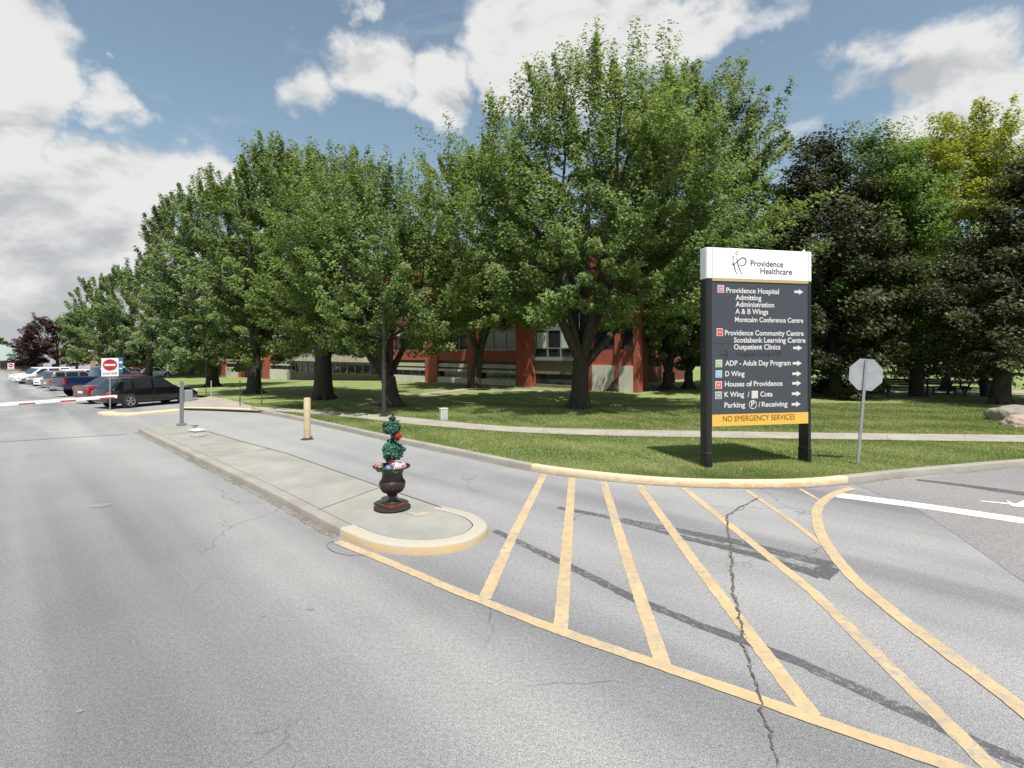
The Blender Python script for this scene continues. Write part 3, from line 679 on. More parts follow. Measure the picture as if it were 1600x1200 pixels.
    if shoots > .45:                       # this year's leading shoots stand up out of the crown
        ns = int(10+10*min(1.6, sc)); st_ = g.random(ns)*6.283; sr = np.sqrt(g.uniform(.02, .80, ns)); qq = np.linspace(.5, 1, 40); pw = np.interp(qq, pq, pr_)
        for i in range(ns):
            ok = np.where(pw >= sr[i])[0]; q0 = qq[ok[-1]] if len(ok) else .5
            b0 = np.array([ox+Rx*sr[i]*.92*np.cos(st_[i]), Ry*sr[i]*.92*np.sin(st_[i]), zb+q0*Hc-.5*sc])
            ax = np.array([np.cos(st_[i])*sr[i]*.45, np.sin(st_[i])*sr[i]*.45, 1])+g.normal(0, .10, 3); ax /= np.linalg.norm(ax); Ln = g.uniform(1.3, 2.5)*min(1.25, .35+.75*sc)
            k = int(per*1.6); t = g.random(k)**.85; wd = (.30-.20*t)*min(1.2, .45+.6*sc); p = b0+ax*(t[:, None]*Ln)+g.normal(0, 1, (k, 3))*wd[:, None]*.62
            nn = np.array([0, -.15, .6])+g.normal(0, .6, (k, 3)); nn /= np.linalg.norm(nn, axis=1, keepdims=True); Cl.append(p); Nl.append(nn); Tl.append(np.clip(g.beta(2.6, 2.0, k)+g.normal(0, .1), 0, 1))
    Cl = np.concatenate(Cl); Nl = np.concatenate(Nl); Tl = np.concatenate(Tl)
    V = leaves_at(g, Cl, Nl, sm*.75, sm*1.25, shape)
    tri_mesh('crown', V.reshape(-1, 3), len(shape), LEAFMATS[leaf], root, Tl)
    return root
TP = [(0, .70), (.12, .90), (.30, .98), (.5, 1.0), (.70, .90), (.85, .70), (.95, .48), (1, .2)]
CONE = [(0, .80), (.2, .98), (.4, 1.0), (.6, .82), (.78, .58), (.9, .36), (1, .14)]
ROUND = [(0, .72), (.15, .92), (.35, 1.0), (.55, .97), (.72, .83), (.86, .60), (.95, .36), (1, .15)]
tree('maple_tree', 'tallest green maple on the lawn with a thick pale grey trunk', (905,638), 940, 92, 512, 215, 'maple', 62000, (.12, .21), .39, .155, lean=.1, seed=1, limbs=9, profile=TP, shoots=.65, depth=.8)
tree('maple_tree', 'tall maple behind the tallest one, its dark trunk leaning right', (962,611), 1085, 108, 500, 135, 'maple2', 40000, (.14, .24), .36, .2, lean=1.2, seed=2, limbs=7, profile=TP, shoots=.7)
tree('maple_tree', 'maple with a forked trunk standing close to the red wall', (742,606), 750, 225, 512, 110, 'maple', 32000, (.15, .26), .36, .13, lean=.3, seed=3, limbs=7, profile=TP)
tree('maple_tree', 'spreading maple directly behind the lamp post', (613,636), 590, 248, 552, 150, 'maple', 46000, (.12, .21), .36, .13, lean=-.2, seed=4, limbs=8, profile=ROUND, shoots=.65, depth=.9)
tree('maple_tree', 'maple with a broad dark trunk behind the yellow bollard', (505,623), 515, 232, 528, 105, 'maple', 34000, (.13, .23), .45, .25, seed=5, limbs=7, profile=TP, shoots=.7)
tree('maple_tree', 'tall pointed maple between the card reader and the bollard', (397,615), 425, 212, 568, 100, 'maple', 36000, (.14, .24), .36, .2, seed=6, limbs=7, shoots=.75)
tree('maple_tree', 'maple with low branches standing behind the card reader post', (332,604), 340, 268, 580, 92, 'maple2', 32000, (.15, .26), .42, .2, seed=7, limbs=7, profile=ROUND, shoots=.7)
tree('maple_tree', 'silvery maple behind the bonnet of the black wagon', (231,590), 278, 300, 572, 62, 'maple2', 22000, (.18, .30), .42, .15, lean=.5, seed=8, profile=ROUND, shoots=.7)
tree('maple_tree', 'silvery maple behind the nearer no entry sign', (199,587), 208, 408, 573, 62, 'maple2', 20000, (.18, .30), .3, .18, seed=9, profile=ROUND, shoots=.7)
tree('maple_tree', 'pale green maple between the crimson tree and the no entry sign', (146,582), 150, 432, 568, 42, 'maple2', 13000, (.20, .34), .3, .18, seed=10, profile=ROUND, shoots=.6)
tree('maple_tree', 'small pale maple just right of the crimson tree', (120,580), 118, 480, 566, 20, 'maple2', 6000, (.2, .34), .2, .2, seed=24, profile=ROUND, shoots=.5, shape=LEAF4)
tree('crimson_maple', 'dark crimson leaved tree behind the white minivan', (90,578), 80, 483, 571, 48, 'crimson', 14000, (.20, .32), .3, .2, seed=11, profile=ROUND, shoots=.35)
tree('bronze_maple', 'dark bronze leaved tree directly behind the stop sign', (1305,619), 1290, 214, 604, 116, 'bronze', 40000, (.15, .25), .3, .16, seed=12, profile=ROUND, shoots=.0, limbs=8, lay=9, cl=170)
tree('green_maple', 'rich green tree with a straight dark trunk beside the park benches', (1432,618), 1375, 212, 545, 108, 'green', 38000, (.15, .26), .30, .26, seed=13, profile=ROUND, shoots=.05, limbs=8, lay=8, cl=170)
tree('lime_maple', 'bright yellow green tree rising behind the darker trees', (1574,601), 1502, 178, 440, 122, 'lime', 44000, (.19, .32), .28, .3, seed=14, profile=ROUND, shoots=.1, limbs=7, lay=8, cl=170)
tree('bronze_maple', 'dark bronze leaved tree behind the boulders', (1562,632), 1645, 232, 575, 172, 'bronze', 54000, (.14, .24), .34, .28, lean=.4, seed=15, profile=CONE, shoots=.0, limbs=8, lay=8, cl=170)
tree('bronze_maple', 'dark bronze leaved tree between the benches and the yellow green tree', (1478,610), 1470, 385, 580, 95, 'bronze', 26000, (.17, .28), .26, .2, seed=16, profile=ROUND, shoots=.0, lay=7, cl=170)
tree('maple_tree', 'smaller bright maple at the end of the red wall', (1045,608), 1035, 330, 568, 72, 'maple', 22000, (.15, .25), .42, .1, seed=17, profile=ROUND, shoots=.3)
tree('maple_tree', 'smaller maple close to the dark post of the directory sign', (1076,607), 1090, 345, 575, 62, 'maple', 18000, (.15, .25), .3, .1, seed=18, profile=ROUND, shoots=.3)
tree('maple_tree', 'maple in the shade beyond the directory sign', (1190,604), 1190, 330, 570, 90, 'green', 18000, (.17, .28), .3, .1, seed=19, profile=ROUND, shoots=.2)
for k, (bx, by, top, hw, lf) in enumerate([(1352,585,430,75,'green'),(1462,584,420,80,'green'),(1560,585,430,80,'maple'),(1650,586,430,80,'green'),(1330,574,520,60,'lime'),(1405,573,531,36,'lime'),(1480,574,505,60,'green'),(1580,575,520,60,'lime'),(1680,575,480,70,'green'),(1240,573,520,50,'green'),(1010,571,480,55,'maple'),(1130,572,500,60,'green')]):  # nearer row added to shade the lawn and block its bright far part
    tree('background_tree', 'tree in the rows behind the benches, the nearer row added for shade', (bx, by), bx, top, by-(26 if by > 580 else 4), hw, lf, 9000 if by > 580 else 7000, (.35, .6), .3, .15, seed=40+k, profile=ROUND, shoots=.1, group='trees far behind the lawn', shape=LEAF4, limbs=5)
tree('background_tree', 'round green treetop above the far green roofed hall', (4,573), 2, 527, 560, 14, 'maple', 2500, (.4, .7), .3, .2, seed=60, profile=ROUND, shoots=.1, shape=LEAF4, limbs=5)
tree('shrub', 'low dark shrub at the foot of the bronze tree', (1290,611), 1300, 588, 610, 28, 'green', 5000, (.08, .14), .04, .2, seed=61, profile=ROUND, shoots=.1, shape=LEAF4, cat='shrub', limbs=4)
# weeds in the open crack
def weeds():
    g = np.random.default_rng(9); V = []
    for (x, y) in [q_ for q_ in [(v[0], v[1]) for v in [P(*p) for p in ((1137,812),(1139,838),(1142,870),(1145,900),(1148,935),(1158,985),(1166,1020))]]]:
        n = 10; p = np.stack([x+g.normal(0, .012, n), y+g.normal(0, .09, n), .012+g.random(n)*.012], 1)
        nn = np.array([0, -.3, 1])+g.normal(0, .5, (n, 3)); nn /= np.linalg.norm(nn, axis=1, keepdims=True); V.append(leaves_at(g, p, nn, .010, .022, LEAF4))
    V = np.concatenate(V); o = tri_mesh('weeds', V.reshape(-1, 3), 4, LEAFMATS['green'], None, g.random(len(V))); o['kind'] = 'stuff'
weeds()

# ------------------------------------------------------------------ hospital wing behind the trees
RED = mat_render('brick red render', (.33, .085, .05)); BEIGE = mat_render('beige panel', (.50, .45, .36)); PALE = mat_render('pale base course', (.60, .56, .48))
OLIVE = mat_render('shaded brown panel', (.16, .14, .10)); FRAME = plain('grey window frame', (.30, .32, .33), .4, .4); BLIND = plain('pale green blind', (.45, .52, .42), .7)  # brown serves dark panels, and recesses with their shade put into the colour
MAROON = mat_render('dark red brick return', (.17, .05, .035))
BA = P(420, 592, KH); BB = P(827, 604.2, KH); BA.z = BB.z = 0
bd = (BB-BA).normalized(); bn = Vector((bd.y, -bd.x, 0))     # bn faces the road
if bn.y > 0: bn = -bn
def bt(px):
    """distance along the facade where a photo column meets it"""
    a = (px-800)/F; return (a*BA.y-BA.x)/(bd.x-a*bd.y)
bang = math.atan2(bd.y, bd.x)
BZ = min(gz(BA.x, BA.y), 0)
def build_wing():
    root = thing('hospital_wing', 'long brick red building with beige panels seen through the trunks of the trees', 'building', (BA.x, BA.y, 0), bang)
    # local x runs along the facade, local y into the building
    T0, T1 = bt(238), bt(996); top = 10.6; zb = -.9
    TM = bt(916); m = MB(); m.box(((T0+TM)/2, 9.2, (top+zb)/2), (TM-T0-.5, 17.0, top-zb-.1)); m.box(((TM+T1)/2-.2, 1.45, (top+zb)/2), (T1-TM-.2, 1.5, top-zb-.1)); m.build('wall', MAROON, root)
    m = MB(); m.box(((T0+TM)/2, 8.9, top+.1), (TM-T0+.1, 18.2, .22)); m.box(((TM+T1)/2+.06, 1.0, top+.1), (T1-TM, 2.6, .2)); m.build('roof', plain('grey roof edge', (.22, .21, .2), .8), root)
    g0 = KH-.02
    def bay_end(name, px0, px1, z0, z1, y0, y1, mat): 
        a, b = bt(px0), bt(px1); mm = MB(); mm.box(((a+b)/2, (y0+y1)/2, (z0+z1)/2), (b-a, y1-y0, z1-z0)); return mm.build(name, mat, root)
    # red piers
    piers = [(238,248),(343,352),(372,382),(410,421),(600,612),(664,683),(730,748),(806,829),(916,925),(960,967),(989,996)]
    for a, b in piers: bay_end('pier', a, b, zb, top-.02, 0, .72, RED)
    storeys = [2.72, 6.0, 9.2]
    def red_bay(px0, px1):
        a, b = bt(px0), bt(px1); w = b-a-.004; c = (a+b)/2
        def bx(name, z0, z1, y0, mat, par=root, y1=.70):
            mm = MB(); mm.box((c, (y0+y1)/2, (z0+z1)/2), (w, y1-y0, z1-z0)); return mm.build(name, mat, par)
        bx('plinth', zb, .52+BZ*0, .03, PALE)
        win = bx('window', .52, 1.02, .42, GLASSD)
        mm = MB()
        for k in range(1, 4): mm.box((a+w*k/4, .40, .77), (.06, .03, .42))
        mm.box((c, .40, .54), (w, .035, .05)); mm.box((c, .40, 1.0), (w, .035, .05))
        mm.build('frame', FRAME, win)
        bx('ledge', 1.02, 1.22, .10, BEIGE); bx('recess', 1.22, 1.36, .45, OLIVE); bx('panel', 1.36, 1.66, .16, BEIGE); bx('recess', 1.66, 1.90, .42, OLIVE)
        for k, zs in enumerate(storeys):
            z0 = 1.90 if k == 0 else storeys[k-1]+2.3
            bx('spandrel', z0, zs, .10, RED)
            if k < 2:
                w1 = bx('window', zs, zs+1.35, .34, GLASSD)
                mm = MB()
                mm.box((c, .31, zs+.04), (w, .06, .08)); mm.box((c, .31, zs+1.31), (w, .06, .08))
                for j in range(1, 3): mm.box((a+w*j/3, .31, zs+.675), (.07, .06, 1.19))
                mm.build('frame', FRAME, w1)
                bx('panel', zs+1.35, zs+2.3, .20, BEIGE)
        bx('parapet', 9.2, top-.02, .08, RED)
    for a, b in ((612,664),(683,730),(748,806),(421,452),(352,372)): red_bay(a, b)
    # overhanging beige volume over a dark undercroft
    for (p0, p1) in ((455,600),(382,410),(248,343)):
        a, b = bt(p0), bt(p1); c = (a+b)/2; w = b-a-.01
        def bx(name, z0, z1, y0, mat, y1=.70, par=root):
            mm = MB(); mm.box((c, (y0+y1)/2, (z0+z1)/2), (w, y1-y0, z1-z0)); return mm.build(name, mat, par)
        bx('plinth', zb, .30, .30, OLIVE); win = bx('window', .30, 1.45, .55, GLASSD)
        mm = MB(); n = max(3, int(w/1.3))
        for k in range(n+1): mm.box((a+.05+(w-.1)*k/n, .51, .87), (.08, .06, 1.15))
        mm.box((c, .51, .33), (w, .065, .07)); mm.box((c, .51, 1.42), (w, .065, .07)); mm.build('frame', FRAME, win)
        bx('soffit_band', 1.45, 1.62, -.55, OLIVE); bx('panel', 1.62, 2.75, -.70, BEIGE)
        w2 = bx('window', 2.75, 4.2, -.30, GLASSD)
        mm = MB(); mm.box((c, -.33, 2.80), (w, .06, .1)); mm.box((c, -.33, 4.15), (w, .06, .1))
        for k in range(1, n): mm.box((a+w*k/n, -.33, 3.475), (.08, .065, 1.3))
        mm.build('frame', FRAME, w2)
        bx('panel', 4.2, 6.1, -.70, BEIGE); w3 = bx('window', 6.1, 7.5, -.30, GLASSD); bx('panel', 7.5, top-.05, -.68, BEIGE)
    # glazed stair bay right of the red bays
    a, b = bt(829), bt(916); c = (a+b)/2; w = b-a-.01
    def bx(name, z0, z1, y0, mat, y1=.70, par=root, x=None, ww=None):
        mm = MB(); mm.box((c if x is None else x, (y0+y1)/2, (z0+z1)/2), (w if ww is None else ww, y1-y0, z1-z0)); return mm.build(name, mat, par)
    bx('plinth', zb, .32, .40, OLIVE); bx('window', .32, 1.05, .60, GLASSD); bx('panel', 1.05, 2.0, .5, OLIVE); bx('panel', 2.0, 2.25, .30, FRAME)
    for z0 in (2.25, 5.2, 8.1):
        win = bx('window', z0, z0+1.85, .48, GLASSD)
        mm = MB()
        for k in range(5): mm.box((a+.05+(w-.1)*k/4, .44, z0+.925), (.09, .07, 1.83))
        mm.box((c, .44, z0+.62), (w-.2, .05, .07)); mm.build('frame', FRAME, win)
        for bxx in (a+.12+w/8, a+w*.62): mm = MB(); mm.box((bxx, .465, z0+1.2), (w/4-.16, .02, 1.1)); mm.build('blind', BLIND, win)
        if z0 < 8: bx('panel', z0+1.85, z0+2.95, .42, FRAME)
    bx('parapet', 9.95, top-.04, .3, FRAME)
    # right hand end
    for pa, pb in ((925,960),(967,989)):
     a, b = bt(pa), bt(pb); c = (a+b)/2; w = b-a-.01
     bx('panel', zb, 1.75, -.03, PALE); bx('spandrel', 1.75, 2.75, .10, RED); bx('window', 2.75, 4.1, .34, GLASSD); bx('panel', 4.1, 6.0, .2, BEIGE); bx('window', 6.0, 7.4, .34, GLASSD); bx('parapet', 7.4, top-.03, .09, RED)
build_wing()
def far_buildings():
    b = P(205, 580); b2 = P(112, 579)
    r = thing('brick_building', 'far low pinkish brick building beyond the parked cars', 'building', (-58, 78, gz(-58, 78)), R(-20))
    BR = mat_brick('pink brick', (.32, .16, .11), (.38, .20, .14), (.40, .34, .30), 3.)
    m = MB(); m.box((0, 4, 1.4), (19, 8, 4.6)); m.build('wall', BR, r)
    m = MB(); m.box((0, 4, 3.8), (19.4, 8.4, .25)); m.build('roof', plain('pale metal fascia', (.45, .45, .43), .6), r)
    m = MB(); m.box((-6.2, -.06, 1.55), (3.4, .12, 4.1)); m.build('panel', BEIGE, r)
    for k in range(4): 
        m = MB(); m.box((-2.0+k*3, -.02, 1.5), (1.4, .1, 1.3)); m.build('window', GLASSD, r)
    q = P(14, 575)
    h = thing('hall', 'far hall with a pale green sloping roof and brown walls', 'building', (-101, 98, gz(-101, 98)-.2), R(28))
    m = MB(); m.box((0, 4, .9), (13, 8, 2.6)); m.build('wall', mat_brick('brown brick', (.26, .17, .11), (.32, .21, .14), (.36, .31, .26), 2.5), h)
    m = MB(); m.add([(-6.9, -.7, 2.2), (6.9, -.7, 2.2), (6.9, 4, 5.3), (-6.9, 4, 5.3), (-6.9, 8.7, 2.2), (6.9, 8.7, 2.2)], [(0,1,2,3),(3,2,5,4),(0,3,4),(1,5,2),(0,4,5,1)]); m.build('roof', plain('pale green roofing', (.24, .30, .27), .6, scale=2), h)
    for k in range(6):
        m = MB(); m.box((-5+k*2, -.03, 1.2), (1.3, .12, 1.1)); m.build('window', GLASSD, h)
far_buildings()

# ------------------------------------------------------------------ directory sign
NAVY = plain('slate blue sign panel', (.050, .056, .070), .45, var=.10, scale=2)
POSTM = plain('near black sign post', (.020, .019, .021), .35, .1, .15)
SIGNW = plain('white sign enamel', (.80, .81, .80), .35, var=.03)
GOLD = plain('gold sign band', (.50, .34, .11), .45, var=.06); AMBER = plain('amber sign band', (.74, .43, .075), .45, var=.05)
LETW = plain('white lettering', (.60, .60, .585), .5, var=.03); LETK = plain('dark brown lettering', (.16, .075, .01), .6); LETB = plain('black lettering', (.03, .03, .032), .6)
GHOST = plain('ghost of removed lettering', (.022, .024, .031), .6)
SL = Vector((4.30, 11.0, 0)); sdv = Vector((.979, .206, 0)).normalized(); sang = math.atan2(sdv.y, sdv.x); snv = Vector((sdv.y, -sdv.x, 0))
def suv(px, py):
    """photo pixel -> (along, up) on the face of the sign"""
    a = (px-800)/F; b = (HZ-py)/F; y = (snv.x*SL.x+snv.y*SL.y)/(snv.x*a+snv.y); p = Vector((a*y, y, CAM_H+b*y)); return ((p-SL).dot(sdv), p.z-KH)
_tmp = {}
def text_mesh(s, off=0.):
    cu = bpy.data.curves.new('lettering', 'FONT'); cu.body = s; cu.size = 1; cu.offset = off; cu.resolution_u = 4
    o = bpy.data.objects.new('lettering', cu); COL.objects.link(o); bpy.context.view_layer.update()
    dg = bpy.context.evaluated_depsgraph_get(); me = bpy.data.meshes.new_from_object(o.evaluated_get(dg)); bpy.data.objects.remove(o)
    n = len(me.vertices); co = np.zeros(n*3, np.float32); me.vertices.foreach_get('co', co); co = co.reshape(-1, 3); return me, co
def text_on(parent, name, s, u0, u1, v0, cap, mat, y=-.004, off=.012, slope=0.):
    me, co = text_mesh(s, off)
    x0, x1 = co[:, 0].min(), co[:, 0].max(); k = (u1-u0)/(x1-x0)
    new = np.stack([u0+(co[:, 0]-x0)*k, np.full(len(co), y), v0+co[:, 1]*cap/CAPH+slope*(co[:, 0]-x0)*k], 1)
    me.vertices.foreach_set('co', new.astype(np.float32).ravel()); me.materials.clear(); me.materials.append(mat); me.update()
    o = bpy.data.objects.new(name, me); COL.objects.link(o); o.parent = parent; return o
_me, _co = text_mesh('H'); CAPH = float(_co[:, 1].max())
def rrect(x0, x1, y0, y1, r, n=5, corners=(1, 1, 1, 1)):
    out = []
    for (cx_, cy_, a0, on) in ((x1-r, y1-r, 0, corners[0]), (x0+r, y1-r, 90, corners[1]), (x0+r, y0+r, 180, corners[2]), (x1-r, y0+r, 270, corners[3])):
        if not on:
            sx = x1 if cx_ == x1-r else x0; sy = y1 if cy_ == y1-r else y0; out.append((sx, sy)); continue
        for k in range(n+1): t = R(a0+90*k/n); out.append((cx_+r*math.cos(t), cy_+r*math.sin(t)))
    return out
def build_sign():
    root = thing('directory_sign', 'tall slate blue hospital directory sign with white header on two dark posts', 'sign', (SL.x, SL.y, KH), sang)
    W = 2.40; up = lambda py: suv(1113, py)[1]
    zt = up(386.4); zw = up(435); zg = up(438.5); zy = up(648); z0 = up(666.6); dp = .29
    def post(x0, x1, cs):
        m = MB(); m.prism(rrect(x0, x1, .0, dp, .055, 6, cs), -.15, zw-.002); p = m.build('post', POSTM, root, smooth=35)
        m = MB(); m.prism(rrect(x0-.008, x1+.008, -.008, dp+.008, .058, 6, cs), -.12, .30); m.build('base_sleeve', POSTM, p, smooth=35)
        m = MB(); m.prism(rrect(x0-.004, x1+.004, -.004, dp+.004, .055, 6, cs), .302, .325); m.build('collar', plain('worn metal collar', (.10, .10, .10), .4, .6), p, smooth=35)
    post(-.125, -.004, (0, 1, 1, 0)); post(W+.004, W+.105, (1, 0, 0, 1))
    m = MB(); m.box((W/2, dp/2, (zw+zy)/2), (W, dp-.02, zw-zy-.004)); panel = m.build('panel', NAVY, root)
    m = MB(); m.prism(rrect(-.128, W+.11, -.006, dp+.004, .058, 6), zw, zt); head = m.build('header', SIGNW, root, smooth=35, bevel=.012)
    m = MB(); m.box((.003, -.0075, (zw+zt)/2), (.008, .004, zt-zw-.03)); m.box((W-.003, -.0075, (zw+zt)/2), (.008, .004, zt-zw-.03)); m.build('seam', plain('grey seam', (.35, .35, .36), .6), head)
    m = MB(); m.lathe([(.03, 0), (.03, .03), (.02, .05)], (W-.07, .05, zt), 10); m.build('lifting_eye', SIGNW, head)
    m = MB(); m.box((W/2, .012-.008, (zg+zw)/2-.002), (W, .02, zw-zg)); m.build('gold_band', GOLD, root)
    m = MB(); m.box((W/2, dp/2, (z0+zy)/2), (W, dp+.004, zy-z0-.004)); amber = m.build('amber_band', AMBER, root)
    # lettering: measured on the photograph in crops of six photo pixels' magnification
    def line(s, zx0, zx1, zyb, cap, oy=360, mat=LETW, par=panel, off=.022, name='lettering', y=.006):
        u0, v0 = suv(1060+zx0/6, oy+zyb/6); u1, _ = suv(1060+zx1/6, oy+zyb/6)
        return text_on(par, name, s, u0, u1, v0, cap, mat, y, off)
    c = .108
    line('Providence', 675, 980, 334, .125, mat=LETB, par=head, off=.012, y=-.0085); line('Healthcare', 767, 1063, 406, .125, mat=LETB, par=head, off=.012, y=-.0085)
    line('Providence Hospital', 450, 945, 583, c); line('Admitting', 537, 780, 650, c); line('Administration', 537, 900, 714, c)
    line('A & B Wings', 535, 843, 781, c); line('Montcalm Conference Centre', 532, 1172, 857, c*.95)
    line('Providence Community Centre', 437, 1176, 982, c); line('Scotiabank Learning Centre', 522, 1193, 1050, c); line('Outpatient Clinics', 522, 958, 1115, c)
    line('Hospital Drop-Off', 540, 965, 1180, c, mat=GHOST, off=0)
    line('ADP - Adult Day Program', 440, 1055, 188, c, 540); line('D Wing', 440, 622, 287, c, 540); line('Houses of Providence', 437, 977, 384, c, 540)
    line('K Wing', 433, 617, 482, c, 540); line('/', 650, 668, 482, c, 540); line('Cota', 770, 885, 478, c, 540)
    line('Parking', 433, 627, 582, c, 540); line('/', 752, 770, 576, c, 540); line('Receiving', 783, 1025, 574, c, 540)
    line('P', 684, 716, 572, .115, 540); line('NO EMERGENCY SERVICES', 417, 1090, 712, .118, 540, LETK, amber, .0, y=-.006)
    # circled P
    u, v = suv(1060+700/6, 540+553/6); m = MB(); n = 32
    vs = [(u+r*math.cos(2*math.pi*k/n), .006, v+r*math.sin(2*math.pi*k/n)) for r in (.098, .082) for k in range(n)]
    m.add(vs, [(k, (k+1) % n, n+(k+1) % n, n+k) for k in range(n)]); m.build('parking_ring', LETW, panel)
    # arrows
    def arrow(zx, zy_, oy, w=.235, mat=LETW, h=.125):
        u, v = suv(1060+zx/6, oy+zy_/6); m = MB(); b = h*.22
        m.add([(u, .006, v-b), (u+w*.5, .006, v-b), (u+w*.5, .006, v-h/2), (u+w, .006, v), (u+w*.5, .006, v+h/2), (u+w*.5, .006, v+b), (u, .006, v+b)], [tuple(range(7))]); m.build('arrow', mat, panel)
    for zx, zy_, oy in ((1088,575,360),(1078,1102,360),(1073,166,540),(1070,264,540),(1068,354,540),(1065,452,540),(1063,551,540)): arrow(zx, zy_, oy)
    u, v = suv(1060+395/6, 540+85/6); m = MB()
    m.add([(u, .006, v-.012), (u+.17, .006, v-.012), (u+.17, .006, v+.012), (u, .006, v+.012)], [(0,1,2,3)])
    m.add([(u+.10, .0055, v+.10), (u+.125, .0055, v+.10), (u+.20, .0055, v), (u+.125, .0055, v-.10), (u+.10, .0055, v-.10), (u+.165, .0055, v)], [tuple(range(6))]); m.build('ghost_arrow', GHOST, panel)
    # coloured destination squares
    def icon(zx0, zx1, zy0, zy1, oy, col, name):
        u0, v1 = suv(1060+zx0/6, oy+zy0/6); u1, v0 = suv(1060+zx1/6, oy+zy1/6)
        m = MB(); m.box(((u0+u1)/2, .008, (v0+v1)/2), (u1-u0, .008, v1-v0)); o = m.build('icon_square', LETW, panel); b = .016
        m = MB(); m.box(((u0+u1)/2, .004, (v0+v1)/2), (u1-u0-2*b, .008, v1-v0-2*b)); m.build('icon_field', plain('icon '+name, col, .5, var=.05), o)
        m = MB(); m.box(((u0+u1)/2, .0005, (v0+v1)/2), ((u1-u0)*.42, .004, .018)); m.build('icon_mark', LETW, o)
    icon(368, 430, 512, 585, 360, (.52, .22, .34), 'mauve'); icon(360, 418, 918, 990, 360, (.62, .06, .07), 'red'); icon(350, 412, 133, 203, 540, (.25, .48, .16), 'green')
    icon(350, 410, 233, 300, 540, (.20, .42, .68), 'blue'); icon(347, 410, 335, 405, 540, (.66, .13, .10), 'coral'); icon(347, 408, 432, 500, 540, (.28, .28, .28), 'grey'); icon(688, 747, 425, 495, 540, (.58, .58, .53), 'cream')
    sm_ = plain('panel seam', (.016, .018, .024), .6)
    for zy_ in (1062,):
        v = suv(1060+400/6, 360+zy_/6)[1]; mm = MB(); mm.box((W/2, .0088, v), (W-.01, .003, .006)); mm.build('seam', sm_, panel)
    # emblem: two stick strokes with small ring heads and a looped ribbon
    def stroke(pts, w0, w1):
        q = [Vector((*suv(1060+x/6, 360+y/6), 0)) for x, y in pts]; q = catmull([Vector((p.x, 0, p.y)) for p in q], 8); N = len(q); a = []; b = []
        for i, p in enumerate(q):
            t = (q[min(i+1, N-1)]-q[max(i-1, 0)]).normalized(); n = Vector((-t.z, 0, t.x)); w = (w0+(w1-w0)*math.sin(math.pi*i/(N-1)))/2
            e = p+n*w; f = p-n*w; a.append((e.x, -.0085, e.z)); b.append((f.x, -.0085, f.z))
        m.add(a+b, [(i, i+1, N+i+1, N+i) for i in range(N-1)])
    m = MB()
    stroke([(512,285),(518,320),(530,370),(550,416)], .006, .022); stroke([(545,245),(552,300),(566,350),(597,424)], .006, .024)
    stroke([(500,322),(530,312),(565,280),(600,258),(628,272),(630,305),(606,330),(580,330),(572,312)], .006, .024)
    stroke([(503,296),(510,325),(528,322)], .006, .012)
    for (cx_, cy_) in ((515,256),(545,213)): stroke([(cx_+9*math.cos(t), cy_+13*math.sin(t)) for t in [.6+k*.75 for k in range(8)]], .012, .012)
    m.build('emblem', LETB, head)
build_sign()

# ------------------------------------------------------------------ street furniture
def build_stop():
    b = P(1339, 725.5, KH); u = b.y/F
    root = thing('stop_sign', 'octagonal road sign seen from its grey back on a leaning steel post', 'road sign', b, R(-6))
    lean = 14*u; H = 163*u
    prof = []
    m = MB(); M = [(-.028, -.012), (-.028, .012), (-.015, .018), (.015, .018), (.028, .012), (.028, -.012)]
    vs = [(x, y, -.2) for x, y in M]+[(x+lean, y, H) for x, y in M]; n = 6
    m.add(vs, [(k, (k+1) % n, n+(k+1) % n, n+k) for k in range(n)]+[tuple(range(n)), tuple(range(n, 2*n))]); post = m.build('post', STEEL, root)
    m = MB()
    for k in range(22): z = .5+k*.095; m.lathe([(.006, -.022), (.006, -.020)], (lean*z/H, .003, z), 8, axis='Y')
    m.build('post_holes', BLACKP, post)
    zc = H-23*u; r = 24.6*u/math.cos(math.pi/8); cx_ = lean*zc/H
    m = MB(); m.lathe([(r, .030), (r, .024)], (0, 0, 0), 8, axis='Y')
    o = m.build('sign_plate', plain('aluminium sign back', (.40, .41, .42), .5, .45, .28, 5), root); o.location = (cx_+2*u, 0, zc); o.rotation_euler = (0, R(22.5+4), 0)
    m = MB(); m.lathe([(r*.985, .034), (r*.985, .0305)], (0, 0, 0), 8, axis='Y'); f = m.build('sign_face', plain('red sign face', (.5, .02, .02), .4), root); f.location = o.location; f.rotation_euler = o.rotation_euler
    m = MB(); m.lathe([(.012, -.02), (.012, .024)], (cx_+.005, 0, zc+.18), 8, axis='Y'); m.lathe([(.012, -.02), (.012, .024)], (cx_-.01, 0, zc-.18), 8, axis='Y'); m.build('bolt', STEEL, post)
build_stop()

